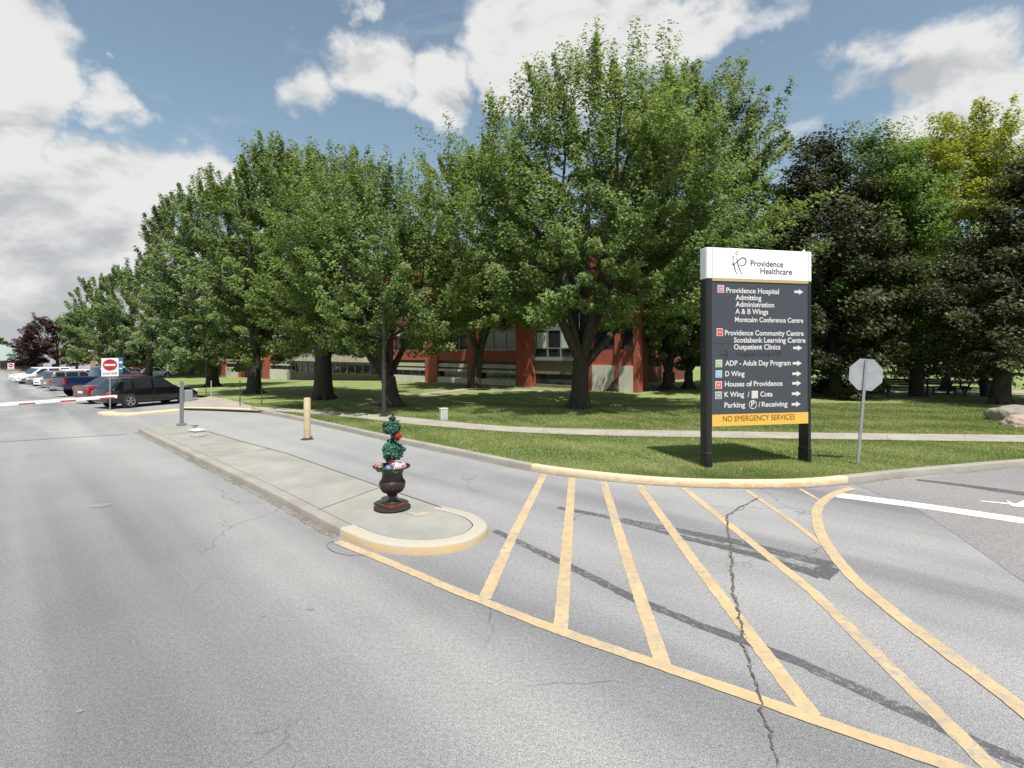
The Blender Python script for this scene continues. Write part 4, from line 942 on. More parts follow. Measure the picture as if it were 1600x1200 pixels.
def build_urn():
    b = P(613, 794, KH); S = b.y/F
    root = thing('planter_urn', 'dark rusty cast iron urn on a square foot at the rounded island end', 'urn', b, R(52))
    IRON = plain('dark brown cast iron', (.050, .030, .024), .42, .35, .4, 7, bump=.15)
    m = MB(); m.box((0, 0, .04), (.31, .31, .08)); m.build('foot', RUST, root, bevel=.008)
    h = lambda z: z*S
    prof = [(.135, .07), (.14, .085), (.11, .10), (.075, .125), (.058, .155), (.058, .185), (.082, .195), (.082, .21), (.068, .215), (.10, .24), (.155, .275), (.195, .32), (.21, .365), (.212, .395),
            (.20, .415), (.175, .45), (.162, .49), (.163, .54), (.178, .575), (.21, .60), (.275, .618), (.288, .628), (.286, .642), (.26, .640), (.20, .622), (.165, .58), (.16, .56), (.0, .56)]
    m = MB(); m.lathe([(r*.98, z*1.05) for r, z in prof], n=40); body = m.build('bowl', IRON, root, smooth=50)
    m = MB()
    for k in range(20):
        a = k*math.pi/10; m.tube([(.07*math.cos(a), .07*math.sin(a), .237), (.148*math.cos(a), .148*math.sin(a), .285), (.198*math.cos(a), .198*math.sin(a), .345)], [.008, .016, .006], 5)
    m.build('gadroon', IRON, body, smooth=60)
    m = MB(); m.lathe([(.155, .575), (.158, .588), (.0, .60)], n=24); m.build('soil', plain('dark soil', (.03, .022, .015), .95, bump=.5), root)
    m = MB(); n = 36
    m.lathe([(.10, .012), (.27, .008), (.29, .03), (.28, .034), (.26, .02), (.10, .02)], n=n); s = m.build('saucer', DKMETAL, root, smooth=40); s.location = (.0, 0, 0)
    # topiary
    g = np.random.default_rng(5); zt = .60
    t = thing('topiary', 'artificial topiary of two teal green leafy balls on a stem in the urn', 'topiary', (b.x, b.y, b.z+zt), 0)
    m = MB(); m.tube([(0, 0, 0), (.01, 0, .15), (-.005, 0, .42), (0, 0, .62), (.0, 0, .80)], [.016, .015, .013, .011, .004], 7); m.build('stem', plain('brown stem', (.06, .035, .02), .9), t)
    LT = mat_leaf('teal artificial leaf', (.012, .055, .035), (.10, .26, .18), .12)
    def ball(zc, rx, rz, n, name='leaf_ball', x=0.):
        d = g.normal(size=(n, 3)); d /= np.linalg.norm(d, axis=1, keepdims=True); rr = (g.uniform(.62, 1.08, n)*(1+.12*np.sin(d[:, 0]*5+zc*9)+.10*np.sin(d[:, 2]*6+d[:, 1]*4)))[:, None]
        p = d*rr*np.array([rx, rx, rz])+np.array([x, 0, zc]); nn = d+g.normal(0, .5, (n, 3)); nn /= np.linalg.norm(nn, axis=1, keepdims=True)
        V = leaves_at(g, p, nn, .03, .062, LEAF4); tri_mesh(name, V.reshape(-1, 3), 4, LT, t, g.beta(1.6, 1.8, n))
    ball(.31, .165, .155, 1500); ball(.68, .135, .115, 800); ball(.82, .05, .07, 110); ball(.53, .07, .07, 110, 'leaf_tuft', .05); ball(.16, .07, .08, 110, 'leaf_tuft', -.03); ball(.045, .24, .055, 520, 'leaf_skirt')
    # flowers
    def flower(p, r, mat, label, name='flower', nn=46):
        o = thing(name, label, 'flower', (b.x+p[0], b.y+p[1], b.z+p[2]), 0)
        d = g.normal(size=(nn, 3)); d[:, 2] = np.abs(d[:, 2])*.8; d[:, 1] -= .4; d /= np.linalg.norm(d, axis=1, keepdims=True)
        r *= 1.45; V = leaves_at(g, d*r*.7*g.uniform(.4, 1, (nn, 1)), d, r*.6, r*1.0, LEAF6); tri_mesh('petals', V.reshape(-1, 3), 6, mat, o, g.random(nn))
        m = MB(); m.tube([(0, 0, -.10), (0, 0, 0)], .006, 5); m.build('flower_stem', plain('green stem', (.05, .10, .03), .8), o)
    fm = lambda n, a, c: mat_leaf(n, a, c, .2)
    RF = fm('red petals', (.30, .008, .008), (.60, .02, .02)); PK = fm('pink petals', (.50, .14, .20), (.75, .45, .50)); WH = fm('white petals', (.62, .58, .62), (.82, .80, .84)); BL = fm('blue petals', (.14, .16, .42), (.45, .48, .75)); MG = fm('magenta petals', (.28, .02, .10), (.62, .12, .28)); SA = fm('salmon petals', (.48, .25, .22), (.62, .40, .36))
    flower((.115, -.07, zt+.55), .055, RF, 'single red flower hanging between the two teal leaf balls')
    flower((.11, -.13, zt+.09), .075, WH, 'white flower in the urn, in the middle of the pink ones'); flower((.185, -.08, zt+.085), .06, PK, 'pale pink flower at the right end of the bunch in the urn')
    flower((-.02, -.16, zt+.07), .06, BL, 'blue and white flower at the front of the urn'); flower((.0, -.08, zt+.145), .05, MG, 'magenta flower at the foot of the topiary stem'); flower((.06, -.15, zt+.115), .045, PK, 'small pink flower between the magenta and the white one')
    flower((-.20, -.08, zt+.09), .065, SA, 'dull salmon flower at the left rim of the urn')
build_urn()

def build_small():
    b = P(480, 686.5); u = b.y/F
    r = thing('bollard', 'yellow wooden bollard bolted to a rusty plate in the entry lane', 'bollard', b, R(10))
    YW = mat_worn_paint('faded yellow bollard paint', (.56, .45, .28), (.40, .32, .21), .34, .56, 5)
    m = MB(); m.lathe([(.098, .015), (.098, 1.21), (.085, 1.235), (.0, 1.24)], n=20); m.build('post', YW, r, smooth=40)
    m = MB(); m.lathe([(.19, .0), (.19, .014), (.11, .02), (.11, .05), (.1, .055)], n=20); pl_ = m.build('base_plate', RUST, r, smooth=40)
    m = MB()
    for k in range(4): a = k*math.pi/2+.6; m.lathe([(.018, .012), (.018, .03)], (.15*math.cos(a), .15*math.sin(a), 0), 6)
    m.build('bolt', RUST, pl_)
    # card reader post
    b = P(284, 664.5, KH); r = thing('card_reader', 'grey card reader post with a side box at the far island end', 'card reader', b, R(40))
    GY = plain('grey painted steel', (.20, .21, .215), .5, .3, .08)
    m = MB(); m.box((0, 0, .75), (.115, .09, 1.5)); m.build('post', GY, r, bevel=.01)
    m = MB(); m.box((0, 0, .03), (.28, .26, .06)); m.build('base', GY, r, bevel=.01)
    m = MB(); m.box((.185, -.02, 1.0), (.24, .24, .38)); bx_ = m.build('reader_box', plain('lighter grey box', (.27, .28, .285), .5, .2), r, bevel=.02)
    m = MB(); m.box((.22, .108, 1.08), (.16, .012, .20)); m.build('screen', BLACKP, bx_)
    # low box
    b = P(308, 681.5, KH); r = thing('junction_box', 'low white junction box lying on the island slab', 'junction box', b, R(-32))
    m = MB(); m.box((0, 0, .09), (.38, .26, .17)); m.build('housing', plain('off white metal', (.55, .55, .53), .5, var=.1), r, bevel=.012)
    m = MB(); m.box((0, 0, .187), (.42, .30, .022)); m.build('lid', WHITE, r, bevel=.006)
    m = MB(); [m.box((x_, -.132, .11), (.03, .006, .04)) for x_ in (-.12, .12)]; m.build('latch', STEEL, r)
    # white service box on the lawn
    b = P(693, 656, KH); r = thing('service_pedestal', 'small pale utility pedestal on the lawn behind the sidewalk', 'utility box', b, R(25))
    PG = plain('pale grey cabinet', (.52, .52, .50), .55, var=.08)
    m = MB(); m.box((0, 0, .19), (.27, .22, .42)); m.build('cabinet', PG, r, bevel=.012); m = MB(); m.box((0, 0, .412), (.30, .25, .04)); m.build('cap', PG, r, bevel=.012)
    m = MB(); m.box((.02, -.114, .2), (.2, .008, .3)); m.build('door', plain('pale grey cabinet door', (.46, .46, .45), .55), r)
    # barrier arm
    tip = P(186, 645); a = (186-800)/F; Y = 15.8; tip = Vector((a*Y, Y, CAM_H-(618.5-HZ)/F*Y))
    d = Vector((-.893, -.45, 0)); 
    tt = (tip.x+ tip.y)/(-(d.x+d.y)) if False else None
    # point of the arm where it leaves the frame (photo column 0): tip + d*k with x = -y
    k = (-(tip.x)-tip.y)/(d.x+d.y); e = tip+d*k; ez = CAM_H-(631.5-HZ)/F*e.y; slope = (ez-tip.z)/k
    Lg = k+3.2; d3 = Vector((d.x, d.y, slope)); piv = tip+d3*Lg
    r = thing('barrier_gate', 'white barrier arm with red bands lowered across the exit lane', 'barrier', (piv.x, piv.y, gz(piv.x, piv.y)), math.atan2(-d.y, -d.x))
    hz = piv.z-gz(piv.x, piv.y); sl = -slope
    def along(x0, x1, w, hh, mat, name, par):
        M = Matrix.Rotation(-math.atan(sl), 3, 'Y'); m = MB(); c_ = Vector(((x0+x1)/2, -.22, hz+sl*(x0+x1)/2)); m.box(c_, (x1-x0, w, hh), M=M); return m.build(name, mat, par)
    arm = along(-.45, Lg, .045, .092, WHITE, 'arm', r); RB = plain('red reflective band', (.42, .03, .045), .5, var=.1)
    x = Lg-.42
    while x > .4:
        along(x, x+.36, .051, .042, RB, 'band', arm).location.z = -.028; x -= .92
    m = MB(); m.box((0, .06, .52), (.36, .36, 1.04)); m.build('cabinet', plain('yellow cabinet', (.6, .42, .06), .5), r, bevel=.02); m = MB(); m.lathe([(.07, -.20), (.07, -.08)], (0, 0, hz), 14, axis='Y'); m.build('hub', STEEL, r)
    # no entry signs
    def no_entry(b, H, w, label, rz):
        r = thing('no_entry_sign', label, 'road sign', b, rz, 'no entry signs by the parking lot')
        m = MB(); m.tube([(0, 0, -.1), (0, 0, H+.05)], .03, 6); m.build('post', STEEL, r)
        h_ = w*1.33; zc = H-h_/2+.1
        m = MB(); m.box((0, -.045, zc), (w, .012, h_)); pn = m.build('sign_panel', WHITE, r, bevel=.004); rr = w*.415
        m = MB(); m.lathe([(rr, -.057), (rr, -.053)], (0, 0, zc+h_*.13), 32, axis='Y'); ds = m.build('red_disc', plain('red disc', (.48, .012, .03), .45), pn)
        m = MB(); m.box((0, -.0585, zc+h_*.13), (rr*1.5, .003, rr*.34)); m.build('white_bar', WHITE, ds)
        text_on(pn, 'lettering', 'DO NOT ENTER', -w*.42, w*.42, zc-h_*.40, w*.15, LETB, -.0535, .02)
        return r
    b = P(172, 640.5); no_entry(b, 2.22, .61, 'nearer white no entry sign on a post beside the black wagon', R(36))
    b = P(17, 596); no_entry(Vector((b.x, b.y, b.z)), 2.1, .56, 'far white no entry sign at the end of the parked row', R(42))
    b = P(181, 632); r = thing('info_sign', 'blue and white parking sign half hidden behind the nearer no entry sign', 'sign', b, R(36))
    m = MB(); m.tube([(0, 0, -.1), (0, 0, 2.35)], .03, 6); m.build('post', STEEL, r); m = MB(); m.box((0, -.04, 1.95), (.55, .012, .8)); pn = m.build('sign_panel', plain('teal blue sign', (.03, .17, .26), .5), r)
    m = MB(); m.box((.2, -.0485, 2.1), (.12, .004, .1)); m.box((.2, -.0485, 1.8), (.12, .004, .07)); m.build('white_mark', WHITE, pn)
    # lamp posts
    def lamp(b, H, label, rz):
        r = thing('lamp_post', label, 'lamp post', b, rz, 'lamp posts'); m = MB(); m.tube([(0, 0, -.1), (0, 0, .9), (0, 0, H)], [.10, .09, .055], 12); m.build('pole', DKMETAL, r, smooth=40)
        m = MB(); m.box((0, 0, .02), (.3, .3, .06)); m.build('base_plate', DKMETAL, r); m = MB(); m.tube([(0, 0, H-.02), (-.2, 0, H+.02)], .035, 8); m.build('arm', DKMETAL, r)
        m = MB(); m.lathe([(.10, H+.12), (.30, H+.03), (.33, H-.05), (.30, H-.08), (.0, H-.08)], (-.35, 0, 0), 20); hd = m.build('lamp_head', DKMETAL, r, smooth=40)
        m = MB(); m.lathe([(.24, H-.12), (.27, H-.082), (.0, H-.081)], (-.35, 0, 0), 20); m.build('lens', plain('lamp lens', (.4, .4, .38), .3), hd)
    b = P(600, 650.5, KH); lamp(b, 214*b.y/F, 'slim dark lamp post with a round head in front of the maples', 0)
    b = P(193, 592); lamp(b, 76*b.y/F, 'distant lamp post among the trees above the no entry sign', 0)
    for px, py, h, col, nm, lab in ((330, 620, .75, (.5, .5, .5), 'stake', 'thin pale metal stake at the lawn corner behind the card reader'), (322, 616, 1.9, (.03, .03, .03), 'stake', 'tall thin black stake beside the pale metal stake'),
                                (375, 633, .75, (.02, .06, .02), 'stake', 'thin dark green stake on the lawn nearest the card reader'), (409, 634, .75, (.02, .06, .02), 'stake', 'thin dark green stake on the lawn nearest the bollard')):
        b = P(px, py, KH); H_ = {330: 25, 322: 56, 375: 38, 409: 32}[px]*b.y/F; m = MB(); m.lathe([(.022, -.1), (.022, H_-.05), (.03, H_-.045), (.03, H_)], n=8); o = m.build(nm, plain('stake %d' % px, col, .6)); o.location = b; tag(o, lab, 'stake')
build_small()

def build_rocks():
    def rock(px, py, rx, ry, rz, col, label, seed, rot=0.):
        b = P(px, py, KH); bm = bmesh.new(); bmesh.ops.create_icosphere(bm, subdivisions=5, radius=1); g = random.Random(seed)
        from mathutils import noise as mn
        for v in bm.verts:
            n = v.co.normalized(); k = 1+.22*mn.noise(n*1.3+Vector((seed, 0, 0)))+.10*mn.noise(n*3.1+Vector((0, seed, 0)))+.035*mn.noise(n*9+Vector((0, 0, seed)))+.012*mn.noise(n*24)
            p = n*k
            for ax in range(3):
                if abs(p[ax]) > .78: p[ax] = math.copysign(.78+(abs(p[ax])-.78)*.45, p[ax])
            v.co = Vector((p.x*rx, p.y*ry, max(-.3, p.z)*rz))
        me = bpy.data.meshes.new('boulder'); bm.to_mesh(me); bm.free(); me.polygons.foreach_set('use_smooth', [True]*len(me.polygons))
        m, nt, bs = new_mat('stone %d' % seed); v = ncoord(nt); n1 = nnoise(nt, v, 3, 6, .65); n2 = nnoise(nt, v, 26, 4, .7)
        c = nmix(nt, n1, tuple(x*.6 for x in col), tuple(x*1.25 for x in col)); c = nmix(nt, 1., c, nramp(nt, n2, [(.3, (.68,)*3), (.7, (1.2,)*3)]), 'MULTIPLY'); setc(nt, bs, c); bs.inputs['Roughness'].default_value = .9
        nbump(nt, bs, nmath(nt, 'ADD', n1, nmath(nt, 'MULTIPLY', n2, .4)), .7, .06); me.materials.append(m)
        o = bpy.data.objects.new('boulder', me); COL.objects.link(o); o.location = (b.x, b.y, b.z+.05); o.rotation_euler = (0, 0, rot); tag(o, label, 'boulder', 'boulders on the lawn')
    rock(1592, 657, 1.05, .75, .56, (.30, .27, .22), 'larger grey brown boulder with a flat top', 3, .2); rock(1596, 665, .66, .42, .36, (.44, .32, .26), 'smaller pinkish boulder in front of the grey one', 8, .1)
build_rocks()

def build_benches():
    WD = plain('dark weathered bench wood', (.045, .035, .028), .8)
    def bench(px, py, label, rz):
        b = P(px, py, KH); r = thing('park_bench', label, 'bench', b, rz, 'benches under the trees')
        m = MB(); [m.box((0, -.18+k*.12, .45), (1.7, .10, .04)) for k in range(4)]; m.build('seat', WD, r)
        m = MB(); [m.box((0, .28+.03*k, .60+k*.13), (1.7, .035, .10)) for k in range(3)]; m.build('backrest', WD, r)
        for sx in (-.7, .7):
            m = MB(); m.box((sx, -.15, .2), (.07, .07, .46)); m.box((sx, .24, .42), (.07, .07, .90)); m.box((sx, .04, .41), (.06, .42, .05)); m.build('leg', BLACKP, r)
    bench(1405, 617, 'dark bench just left of the straight dark trunk', R(-8)); bench(1472, 616, 'dark bench to the right of the straight dark trunk', R(6))
    b = P(1508, 617, KH); r = thing('picnic_table', 'dark picnic table between the benches and the leaning trunk', 'table', b, R(10))
    m = MB(); [m.box((0, -.34+k*.17, .75), (1.8, .15, .045)) for k in range(5)]; m.build('tabletop', WD, r)
    for s_ in (-1, 1):
        m = MB(); [m.box((0, s_*(.68+.15*k), .45), (1.8, .13, .04)) for k in range(2)]; m.build('seat', WD, r)
        m = MB(); m.tube([(s_*.65, -.55, 0), (s_*.65, -.2, .73)], .05, 4); m.tube([(s_*.65, .55, 0), (s_*.65, .2, .73)], .05, 4); m.box((s_*.65, 0, .40), (.05, 1.7, .08)); m.build('leg', WD, r)
    b = P(1540, 619, KH); r = thing('litter_bin', 'dark round litter bin beside the picnic table', 'bin', b); m = MB(); m.lathe([(.25, 0), (.28, .8), (.24, .82), (.24, .4), (0, .4)], n=20); m.build('drum', BLACKP, r, smooth=40); m = MB(); m.lathe([(.30, .80), (.30, .85), (.10, .98), (.0, .99)], n=20); m.build('lid', BLACKP, r, smooth=40)
build_benches()

# ------------------------------------------------------------------ vehicles
def paint(name, col, metal=.25): return plain(name, col, .32, metal, .04, 2, coat=1.0)
def wheel(par, x, y, r, side):
    m = MB(); w = .20; s = 1 if side > 0 else -1
    m.lathe([(r*.66, 0), (r*.9, 0.005), (r, .04), (r, w-.04), (r*.9, w-.005), (r*.66, w)], (x, y-(w if s > 0 else 0), r), 28, axis='Y', caps=False); m.lathe([(r*.67, y-.036*s), (.01, y-.037*s)], (x, 0, r), 28, axis='Y', caps=False); o = m.build('wheel', RUBBER, par, smooth=50)
    yo = y-.026*s; m = MB(); m.lathe([(r*.66, yo+.02*s), (r*.66, yo), (r*.57, yo-.004*s), (r*.57, yo-.009*s)], (x, 0, r), 28, axis='Y', caps=False)
    for k in range(5):
        a = k*2*math.pi/5+.3; ca, sa = math.cos(a), math.sin(a)
        for da in (-.16, .16):
            a1 = a+da; m.tube([(x+.05*ca, yo-.005*s, r+.05*sa), (x+r*.62*math.cos(a1), yo-.015*s, r+r*.62*math.sin(a1))], [r*.09, r*.07], 5)
    m.lathe([(r*.17, yo-.03*s), (r*.15, yo+.012*s), (0, yo+.014*s)], (x, 0, r), 14, axis='Y', caps=False); m.build('rim', ALLOY, o, smooth=40)
def loft(st, sect):
    m = MB(); n = len(sect(*st[0][1:])); vs = []
    for s in st:
        for (y, z) in sect(*s[1:]): vs.append((s[0], y, z))
    fs = [(i*n+k, i*n+(k+1) % n, (i+1)*n+(k+1) % n, (i+1)*n+k) for i in range(len(st)-1) for k in range(n)]
    fs += [tuple(range(n-1, -1, -1)), tuple((len(st)-1)*n+k for k in range(n))]; m.add(vs, fs); return m
def sect(hw, zb, zt):
    h = zt-zb; half = [(hw*.80, zb), (hw*.95, zb+.06), (hw*.985, zb+h*.22), (hw, zb+h*.55), (hw*.985, zb+h*.75), (hw*.955, zt-.05), (hw*.87, zt)]
    return half+[(0, zt+.012)]+[(-y, z) for y, z in reversed(half)]
CARS = {
 # length, width, body stations (x from centre, half width factor, bottom, top), cabin (rear base, rear top, front top, front base, base z, roof z), wheel r, axles, pillars
 'wagon': dict(L=4.45, W=1.78, st=[(-2.22,.80,.46,.74),(-2.17,.90,.32,.86),(-2.0,.97,.26,.90),(-1.3,1,.22,.90),(0,1,.20,.89),(.75,1,.20,.885),(1.0,.99,.22,.90),(1.65,.955,.24,.82),(2.0,.90,.26,.70),(2.17,.82,.30,.60),(2.22,.72,.36,.52)],
               cab=(-2.12,-1.62,.25,1.05,.87,1.46), r=.325, ax=(-1.32,1.36), pil=[(-1.72,-1.22),(-1.10,-.28),(-.18,.52)]),
 'sedan': dict(L=4.6, W=1.78, st=[(-2.30,.78,.46,.80),(-2.25,.90,.32,.92),(-2.0,.97,.26,.95),(-1.3,1,.22,.92),(0,1,.20,.90),(.8,1,.20,.89),(1.05,.99,.22,.91),(1.7,.955,.24,.84),(2.1,.90,.26,.72),(2.26,.82,.30,.62),(2.30,.72,.36,.52)],
               cab=(-1.85,-1.05,.30,1.10,.89,1.44), r=.325, ax=(-1.35,1.40), pil=[(-1.10,-.42),(-.32,.52)]),
 'suv': dict(L=4.65, W=1.85, st=[(-2.32,.82,.50,.86),(-2.27,.92,.36,1.0),(-2.05,.97,.30,1.04),(-1.3,1,.26,1.04),(0,1,.25,1.03),(.8,1,.25,1.03),(1.05,.99,.26,1.06),(1.7,.965,.28,1.00),(2.1,.92,.30,.90),(2.28,.84,.34,.74),(2.32,.76,.42,.62)],
             cab=(-2.22,-1.95,.25,1.05,1.00,1.70), r=.36, ax=(-1.38,1.38), pil=[(-1.85,-1.25),(-1.13,-.30),(-.19,.50)]),
 'minivan': dict(L=4.95, W=1.92, st=[(-2.47,.84,.46,.90),(-2.42,.93,.32,1.0),(-2.2,.98,.26,1.02),(-1.4,1,.22,1.02),(0,1,.20,1.0),(1.0,1,.20,.98),(1.35,.99,.22,1.02),(1.9,.95,.24,.92),(2.25,.89,.26,.78),(2.42,.80,.30,.62),(2.47,.70,.36,.52)],
                 cab=(-2.38,-2.15,.45,1.45,.98,1.74), r=.335, ax=(-1.50,1.52), pil=[(-2.0,-1.20),(-1.08,-.15),(-.04,.75)]),
}
def car(name, kind, label, loc, rz, pm, group='cars in the parking lot'):
    c = CARS[kind]; root = thing(name, label, 'car', loc, rz, group); hw = c['W']/2
    m = loft([(x, hw*f, zb, zt) for x, f, zb, zt in c['st']], sect); body = m.build('body', pm, root, smooth=40)
    xr0, xr1, xf1, xf0, z0, z1 = c['cab']; wb = hw*.93; wt = hw*.74
    def lvl(t): return (xr0+(xr1-xr0)*t, xf0+(xf1-xf0)*t, wb+(wt-wb)*t, z0+(z1-z0)*t)
    m = MB(); vs = []; ts = (0, .35, .7, .9, 1.0); bul = (0, .02, .03, .0, -.10); n = 0
    for t, bu in zip(ts, bul):
        a, b, w, z = lvl(t); w += bu*.6; a -= bu*.4; b += bu*.4; rr = .10; ring = rrect(a, b, -w, w, rr, 3); n = len(ring); vs += [(x, y, z) for x, y in ring]
    fs = [(i*n+k, i*n+(k+1) % n, (i+1)*n+(k+1) % n, (i+1)*n+k) for i in range(len(ts)-1) for k in range(n)]+[tuple((len(ts)-1)*n+k for k in range(n)), tuple(range(n-1, -1, -1))]
    m.add(vs, fs); m.build('cabin', pm, root, smooth=45)
    tl, th = .10, .86
    def sidep(x, t, s):
        a, b, w, z = lvl(t); w += np.interp(t, ts, bul)*.6+.006; return (max(a+.07, min(b-.07, x)), s*w, z)
    for s in (-1, 1):
        for (pa, pb) in c['pil']:
            m = MB(); q = []
            for k in range(5): q.append([sidep(pa+(pb-pa)*0, tl+(th-tl)*k/4, s), sidep(pb+(xf1-xf0)*0, tl+(th-tl)*k/4, s)])
            # front edge of the foremost pane follows the windscreen rake
            vs = [p for row in q for p in row]; 
            if pb == c['pil'][-1][1]:
                for k in range(5):
                    t = tl+(th-tl)*k/4; x = min(lvl(t)[1]-.16, pb+.45*(1-t)); vs[k*2+1] = sidep(x, t, s)
            m.add(vs, [(k*2, k*2+1, k*2+3, k*2+2) for k in range(4)]); m.build('side_window', GLASSD, root)
        # mirror, handles, wheels
        m = MB(); m.box((xf0-.42, s*(hw+.07), z0+.10), (.10, .17, .13)); m.build('mirror', pm, root, bevel=.03)
        for (pa, pb) in c['pil'][-2:]:
            m = MB(); m.box((pa+.12, s*(hw*.99+.004), z0-.10), (.16, .03, .03)); m.build('door_handle', pm, root, bevel=.008)
            m = MB(); m.box((pa-.05, s*(hw*.992), z0-.32), (.012, .02, .55)); m.build('door_seam', BLACKP, root)
        for x in c['ax']:
            m = MB(); m.lathe([(c['r']*1.17, s*(hw*.90)), (c['r']*1.17, s*(hw+.003)), (c['r']*1.0, s*(hw+.003))], (x, 0, c['r']*1.03), 28, axis='Y'); m.build('wheel_arch', BLACKP, root)
            wheel(root, x, s*(hw+.045), c['r'], s)
    def endp(front, y, t):
        a, b, w, z = lvl(t); x = (b+.008+np.interp(t, ts, bul)*.4) if front else (a-.008-np.interp(t, ts, bul)*.4); return (x, y*(w-.10), z)
    for fr, nm in ((True, 'windscreen'), (False, 'rear_window')):
        m = MB(); vs = [endp(fr, y, tl+(th-tl)*k/4) for k in range(5) for y in (-1, 1)]; m.add(vs, [(k*2, k*2+1, k*2+3, k*2+2) for k in range(4)]); m.build(nm, GLASSD, root)
    Lh = c['L']/2; zr = c['st'][1][3]
    for s in (-1, 1):
        m = MB(); m.box((-Lh+.10, s*hw*.78, zr-.14), (.20, hw*.28, .20)); m.build('tail_light', REDLENS, root, bevel=.03)
        m = MB(); m.box((Lh-.20, s*hw*.68, c['st'][-3][3]-.06), (.34, hw*.34, .13)); m.build('headlight', CLEARLENS, root, bevel=.04)
    m = MB(); m.box((-Lh+.02, 0, zr-.30), (.05, .50, .13)); m.build('number_plate', PLATE, root)
    m = MB(); m.box((-Lh+.03, 0, .42), (.10, hw*1.62, .14)); m.build('rear_bumper', pm, root, bevel=.04); m = MB(); m.box((Lh-.06, 0, .40), (.14, hw*1.5, .16)); m.build('front_bumper', pm, root, bevel=.05)
    m = MB(); m.box((Lh-.03, 0, .53), (.06, hw*.9, .09)); m.build('grille', BLACKP, root, bevel=.02)
    return root
def pickup(label, loc, rz, pm):
    root = thing('pickup_truck', label, 'pickup truck', loc, rz, 'cars in the parking lot'); hw = .98
    st = [(-2.85,.92,.62,1.18),(-2.80,.97,.52,1.24),(-2.4,1,.48,1.24),(-.95,1,.46,1.22),(-.75,1,.46,1.20),(1.1,1,.46,1.18),(1.3,.99,.46,1.20),(2.3,.97,.46,1.14),(2.7,.93,.46,1.08),(2.82,.88,.52,.98)]
    loft([(x, hw*f, zb, zt) for x, f, zb, zt in st], sect).build('body', pm, root, smooth=40)
    m = MB(); m.box((-1.85, 0, 1.235), (1.75, 1.62, .06)); m.build('cargo_bed', BLACKP, root)
    for s in (-1, 1):
        m = MB(); m.box((-1.9, s*.90, 1.27), (1.9, .10, .06)); m.build('bed_rail', pm, root, bevel=.02)
    m = MB(); vs = []; ts = (0, .5, .9, 1)
    for t, ins in zip(ts, (0, .0, .01, .10)):
        vs += [(x, y, 1.16+.78*t) for x, y in rrect(-.92+.08*t+ins, 1.28-.72*t-ins, -(hw*.94-.15*t-ins), hw*.94-.15*t-ins, .10, 3)]
    n = len(vs)//4; m.add(vs, [(i*n+k, i*n+(k+1) % n, (i+1)*n+(k+1) % n, (i+1)*n+k) for i in range(3) for k in range(n)]+[tuple(3*n+k for k in range(n))]); m.build('cabin', pm, root, smooth=45)
    for s in (-1, 1):
        for xa, xb in ((-.74,-.06),(.05,.80)):
            m = MB(); p = lambda x, t: (x, s*(hw*.94-.15*t+.006), 1.16+.78*t); xt = xb if xb < 0 else .58; m.add([p(xa, .08), p(xb, .08), p(xt, .84), p(xa, .84)], [(0,1,2,3)]); m.build('side_window', GLASSD, root)
        m = MB(); m.box((.95, s*1.10, 1.27), (.12, .22, .22)); m.build('mirror', BLACKP, root, bevel=.03)
        for x in (-1.75, 1.85):
            m = MB(); m.lathe([(.48, s*(hw*.9)), (.48, s*(hw+.004)), (.42, s*(hw+.004))], (x, 0, .42), 28, axis='Y'); m.build('wheel_arch', BLACKP, root); wheel(root, x, s*(hw+.045), .40, s)
        m = MB(); m.box((-2.80, s*.87, 1.02), (.14, .18, .32)); m.build('tail_light', REDLENS, root, bevel=.02); m = MB(); m.box((2.74, s*.74, .92), (.16, .36, .2)); m.build('headlight', CLEARLENS, root, bevel=.03)
    m = MB(); m.add([(-.86, -.70, 1.24), (-.86, .70, 1.24), (-.815, .66, 1.80), (-.815, -.66, 1.80)], [(0,1,2,3)]); o = m.build('rear_window', GLASSD, root); o.location.x = -.03
    m = MB(); m.add([(1.24, -.74, 1.22), (1.24, .74, 1.22), (.64, .66, 1.84), (.64, -.66, 1.84)], [(0,1,2,3)]); o = m.build('windscreen', GLASSD, root); o.location.x = .02
    m = MB(); m.box((-2.92, 0, .60), (.16, 1.86, .20)); m.build('rear_bumper', plain('chrome bumper', (.6, .6, .62), .2, .9), root, bevel=.03); m = MB(); m.box((2.86, 0, .62), (.14, 1.8, .24)); m.build('front_bumper', plain('chrome bumper', (.6, .6, .62), .2, .9), root, bevel=.03)
    m = MB(); m.box((-2.862, 0, .99), (.02, 1.45, .40)); m.build('tailgate', pm, root, bevel=.008)
    m = MB(); m.box((-3.02, 0, .50), (.22, .07, .07)); m.build('tow_hitch', BLACKP, root); m = MB(); m.box((2.84, 0, .90), (.06, 1.05, .26)); m.build('grille', ALLOY, root)
def park(px, py, h, L, W, dz=0.):
    """rear right corner at a photo pixel, nose along h -> centre and heading"""
    b = P(px, py); h = Vector((h[0], h[1], 0)).normalized(); left = Vector((-h.y, h.x, 0)); c = b+h*L/2+left*W/2; return (c.x, c.y, gz(c.x, c.y)+dz), math.atan2(h.y, h.x)
HD = (.46, .888)
BLK = paint('black car paint', (.006, .0055, .010)); MARO = paint('maroon car paint', (.17, .02, .035)); BLUE = paint('navy blue car paint', (.006, .018, .078)); SILV = paint('silver car paint', (.40, .41, .42), .5); WHT = paint('white car paint', (.74, .75, .76), 0); GREY = paint('dark grey car paint', (.07, .075, .08), .4); TAUPE = paint('taupe car paint', (.22, .19, .17), .4)
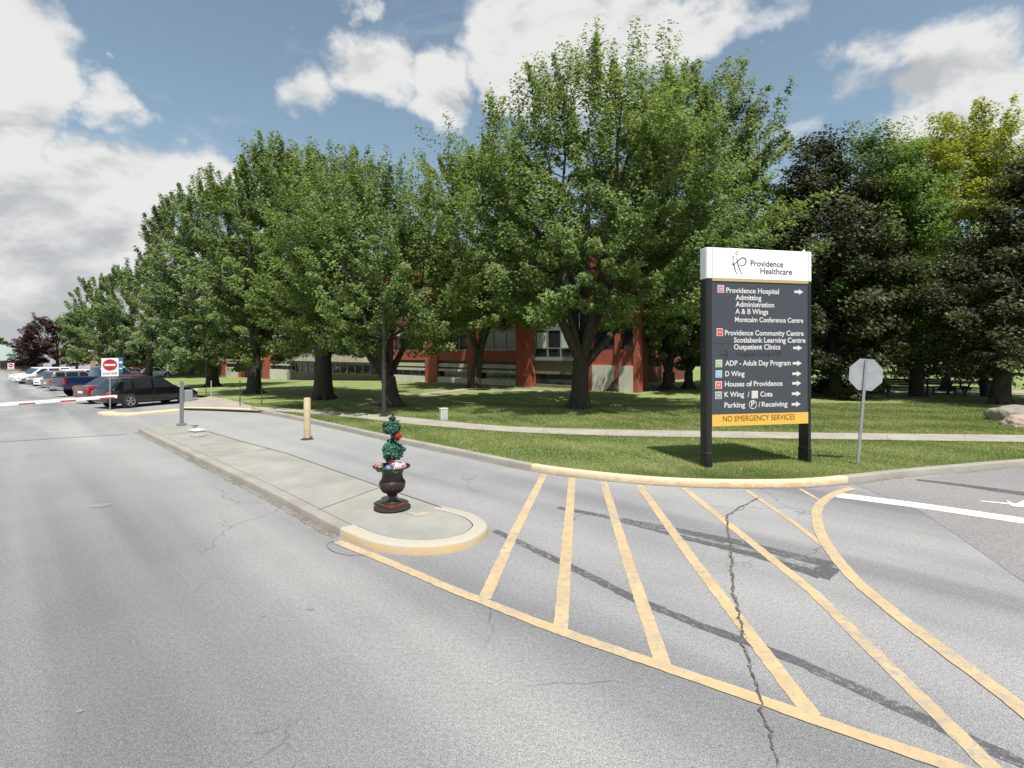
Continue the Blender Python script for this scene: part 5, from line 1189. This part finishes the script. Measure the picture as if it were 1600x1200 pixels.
l, a = park(166, 641, (.44, .898), 4.45, 1.78); car('parked_car', 'wagon', 'black station wagon parked beside the nearer no entry sign', l, a, BLK).scale = (.93, .95, .96)
l, a = park(139, 632.5, (.46, .888), 4.6, 1.78); car('parked_car', 'sedan', 'maroon car parked between the black wagon and the blue pickup', l, a, MARO)
l, a = park(100, 620.5, (.50, .866), 5.7, 1.96); pickup('navy blue pickup truck with red tail lights parked left of the maroon car', l, a, BLUE)
l, a = park(78, 611.5, HD, 4.65, 1.85); car('parked_car', 'suv', 'taupe car with red tail lights right behind the pickup bed', l, a, TAUPE)
def nose_out(px, py, L, W):
    b = P(px, py); h = Vector((HD[0], HD[1], 0)).normalized(); left = Vector((-h.y, h.x, 0)); c = b+h*L/2+left*W/2; return (c.x, c.y, gz(c.x, c.y)), math.atan2(-h.y, -h.x)
l, a = nose_out(64, 607, 4.65, 1.85); car('parked_car', 'suv', 'white car parked nose out beside the taupe car', l, a, WHT)
l, a = nose_out(51, 604, 4.6, 1.78); car('parked_car', 'sedan', 'dark grey car with its bonnet to the lane beside the white one', l, a, GREY)
l, a = nose_out(43, 601.5, 4.6, 1.78); car('parked_car', 'sedan', 'small maroon car next to the white minivan', l, a, MARO)
l, a = nose_out(29, 600.5, 4.95, 1.92); car('parked_car', 'minivan', 'white minivan near the far end of the parked row', l, a, WHT)
l, a = nose_out(22, 598, 4.65, 1.85); car('parked_car', 'suv', 'white car half hidden beyond the white minivan', l, a, WHT)
for k, (px, py, kd, pm, lab, rz) in enumerate(((192,592,'suv',GREY,'dark car parked beyond the roof of the black wagon',.4),(214,590,'sedan',paint('orange red car paint', (.55, .09, .05)),'orange red car parked beside the silvery maple trunk',.4),(244,589.5,'sedan',WHT,'white car parked at the end of the red building',.5),
      (1378,567,'sedan',SILV,'silver car on the far road between the tree trunks',.0),(1462,567.5,'suv',GREY,'dark grey car on the far road right of the straight trunk',.0),(1512,568,'sedan',WHT,'white car on the far road above the picnic table',.0))):
    b = P(px, py, KH if px > 1000 else 0); car('parked_car', kd, lab, (b.x, b.y, b.z), rz, pm, 'cars in the parking lot' if px < 1000 else 'cars on the far road')
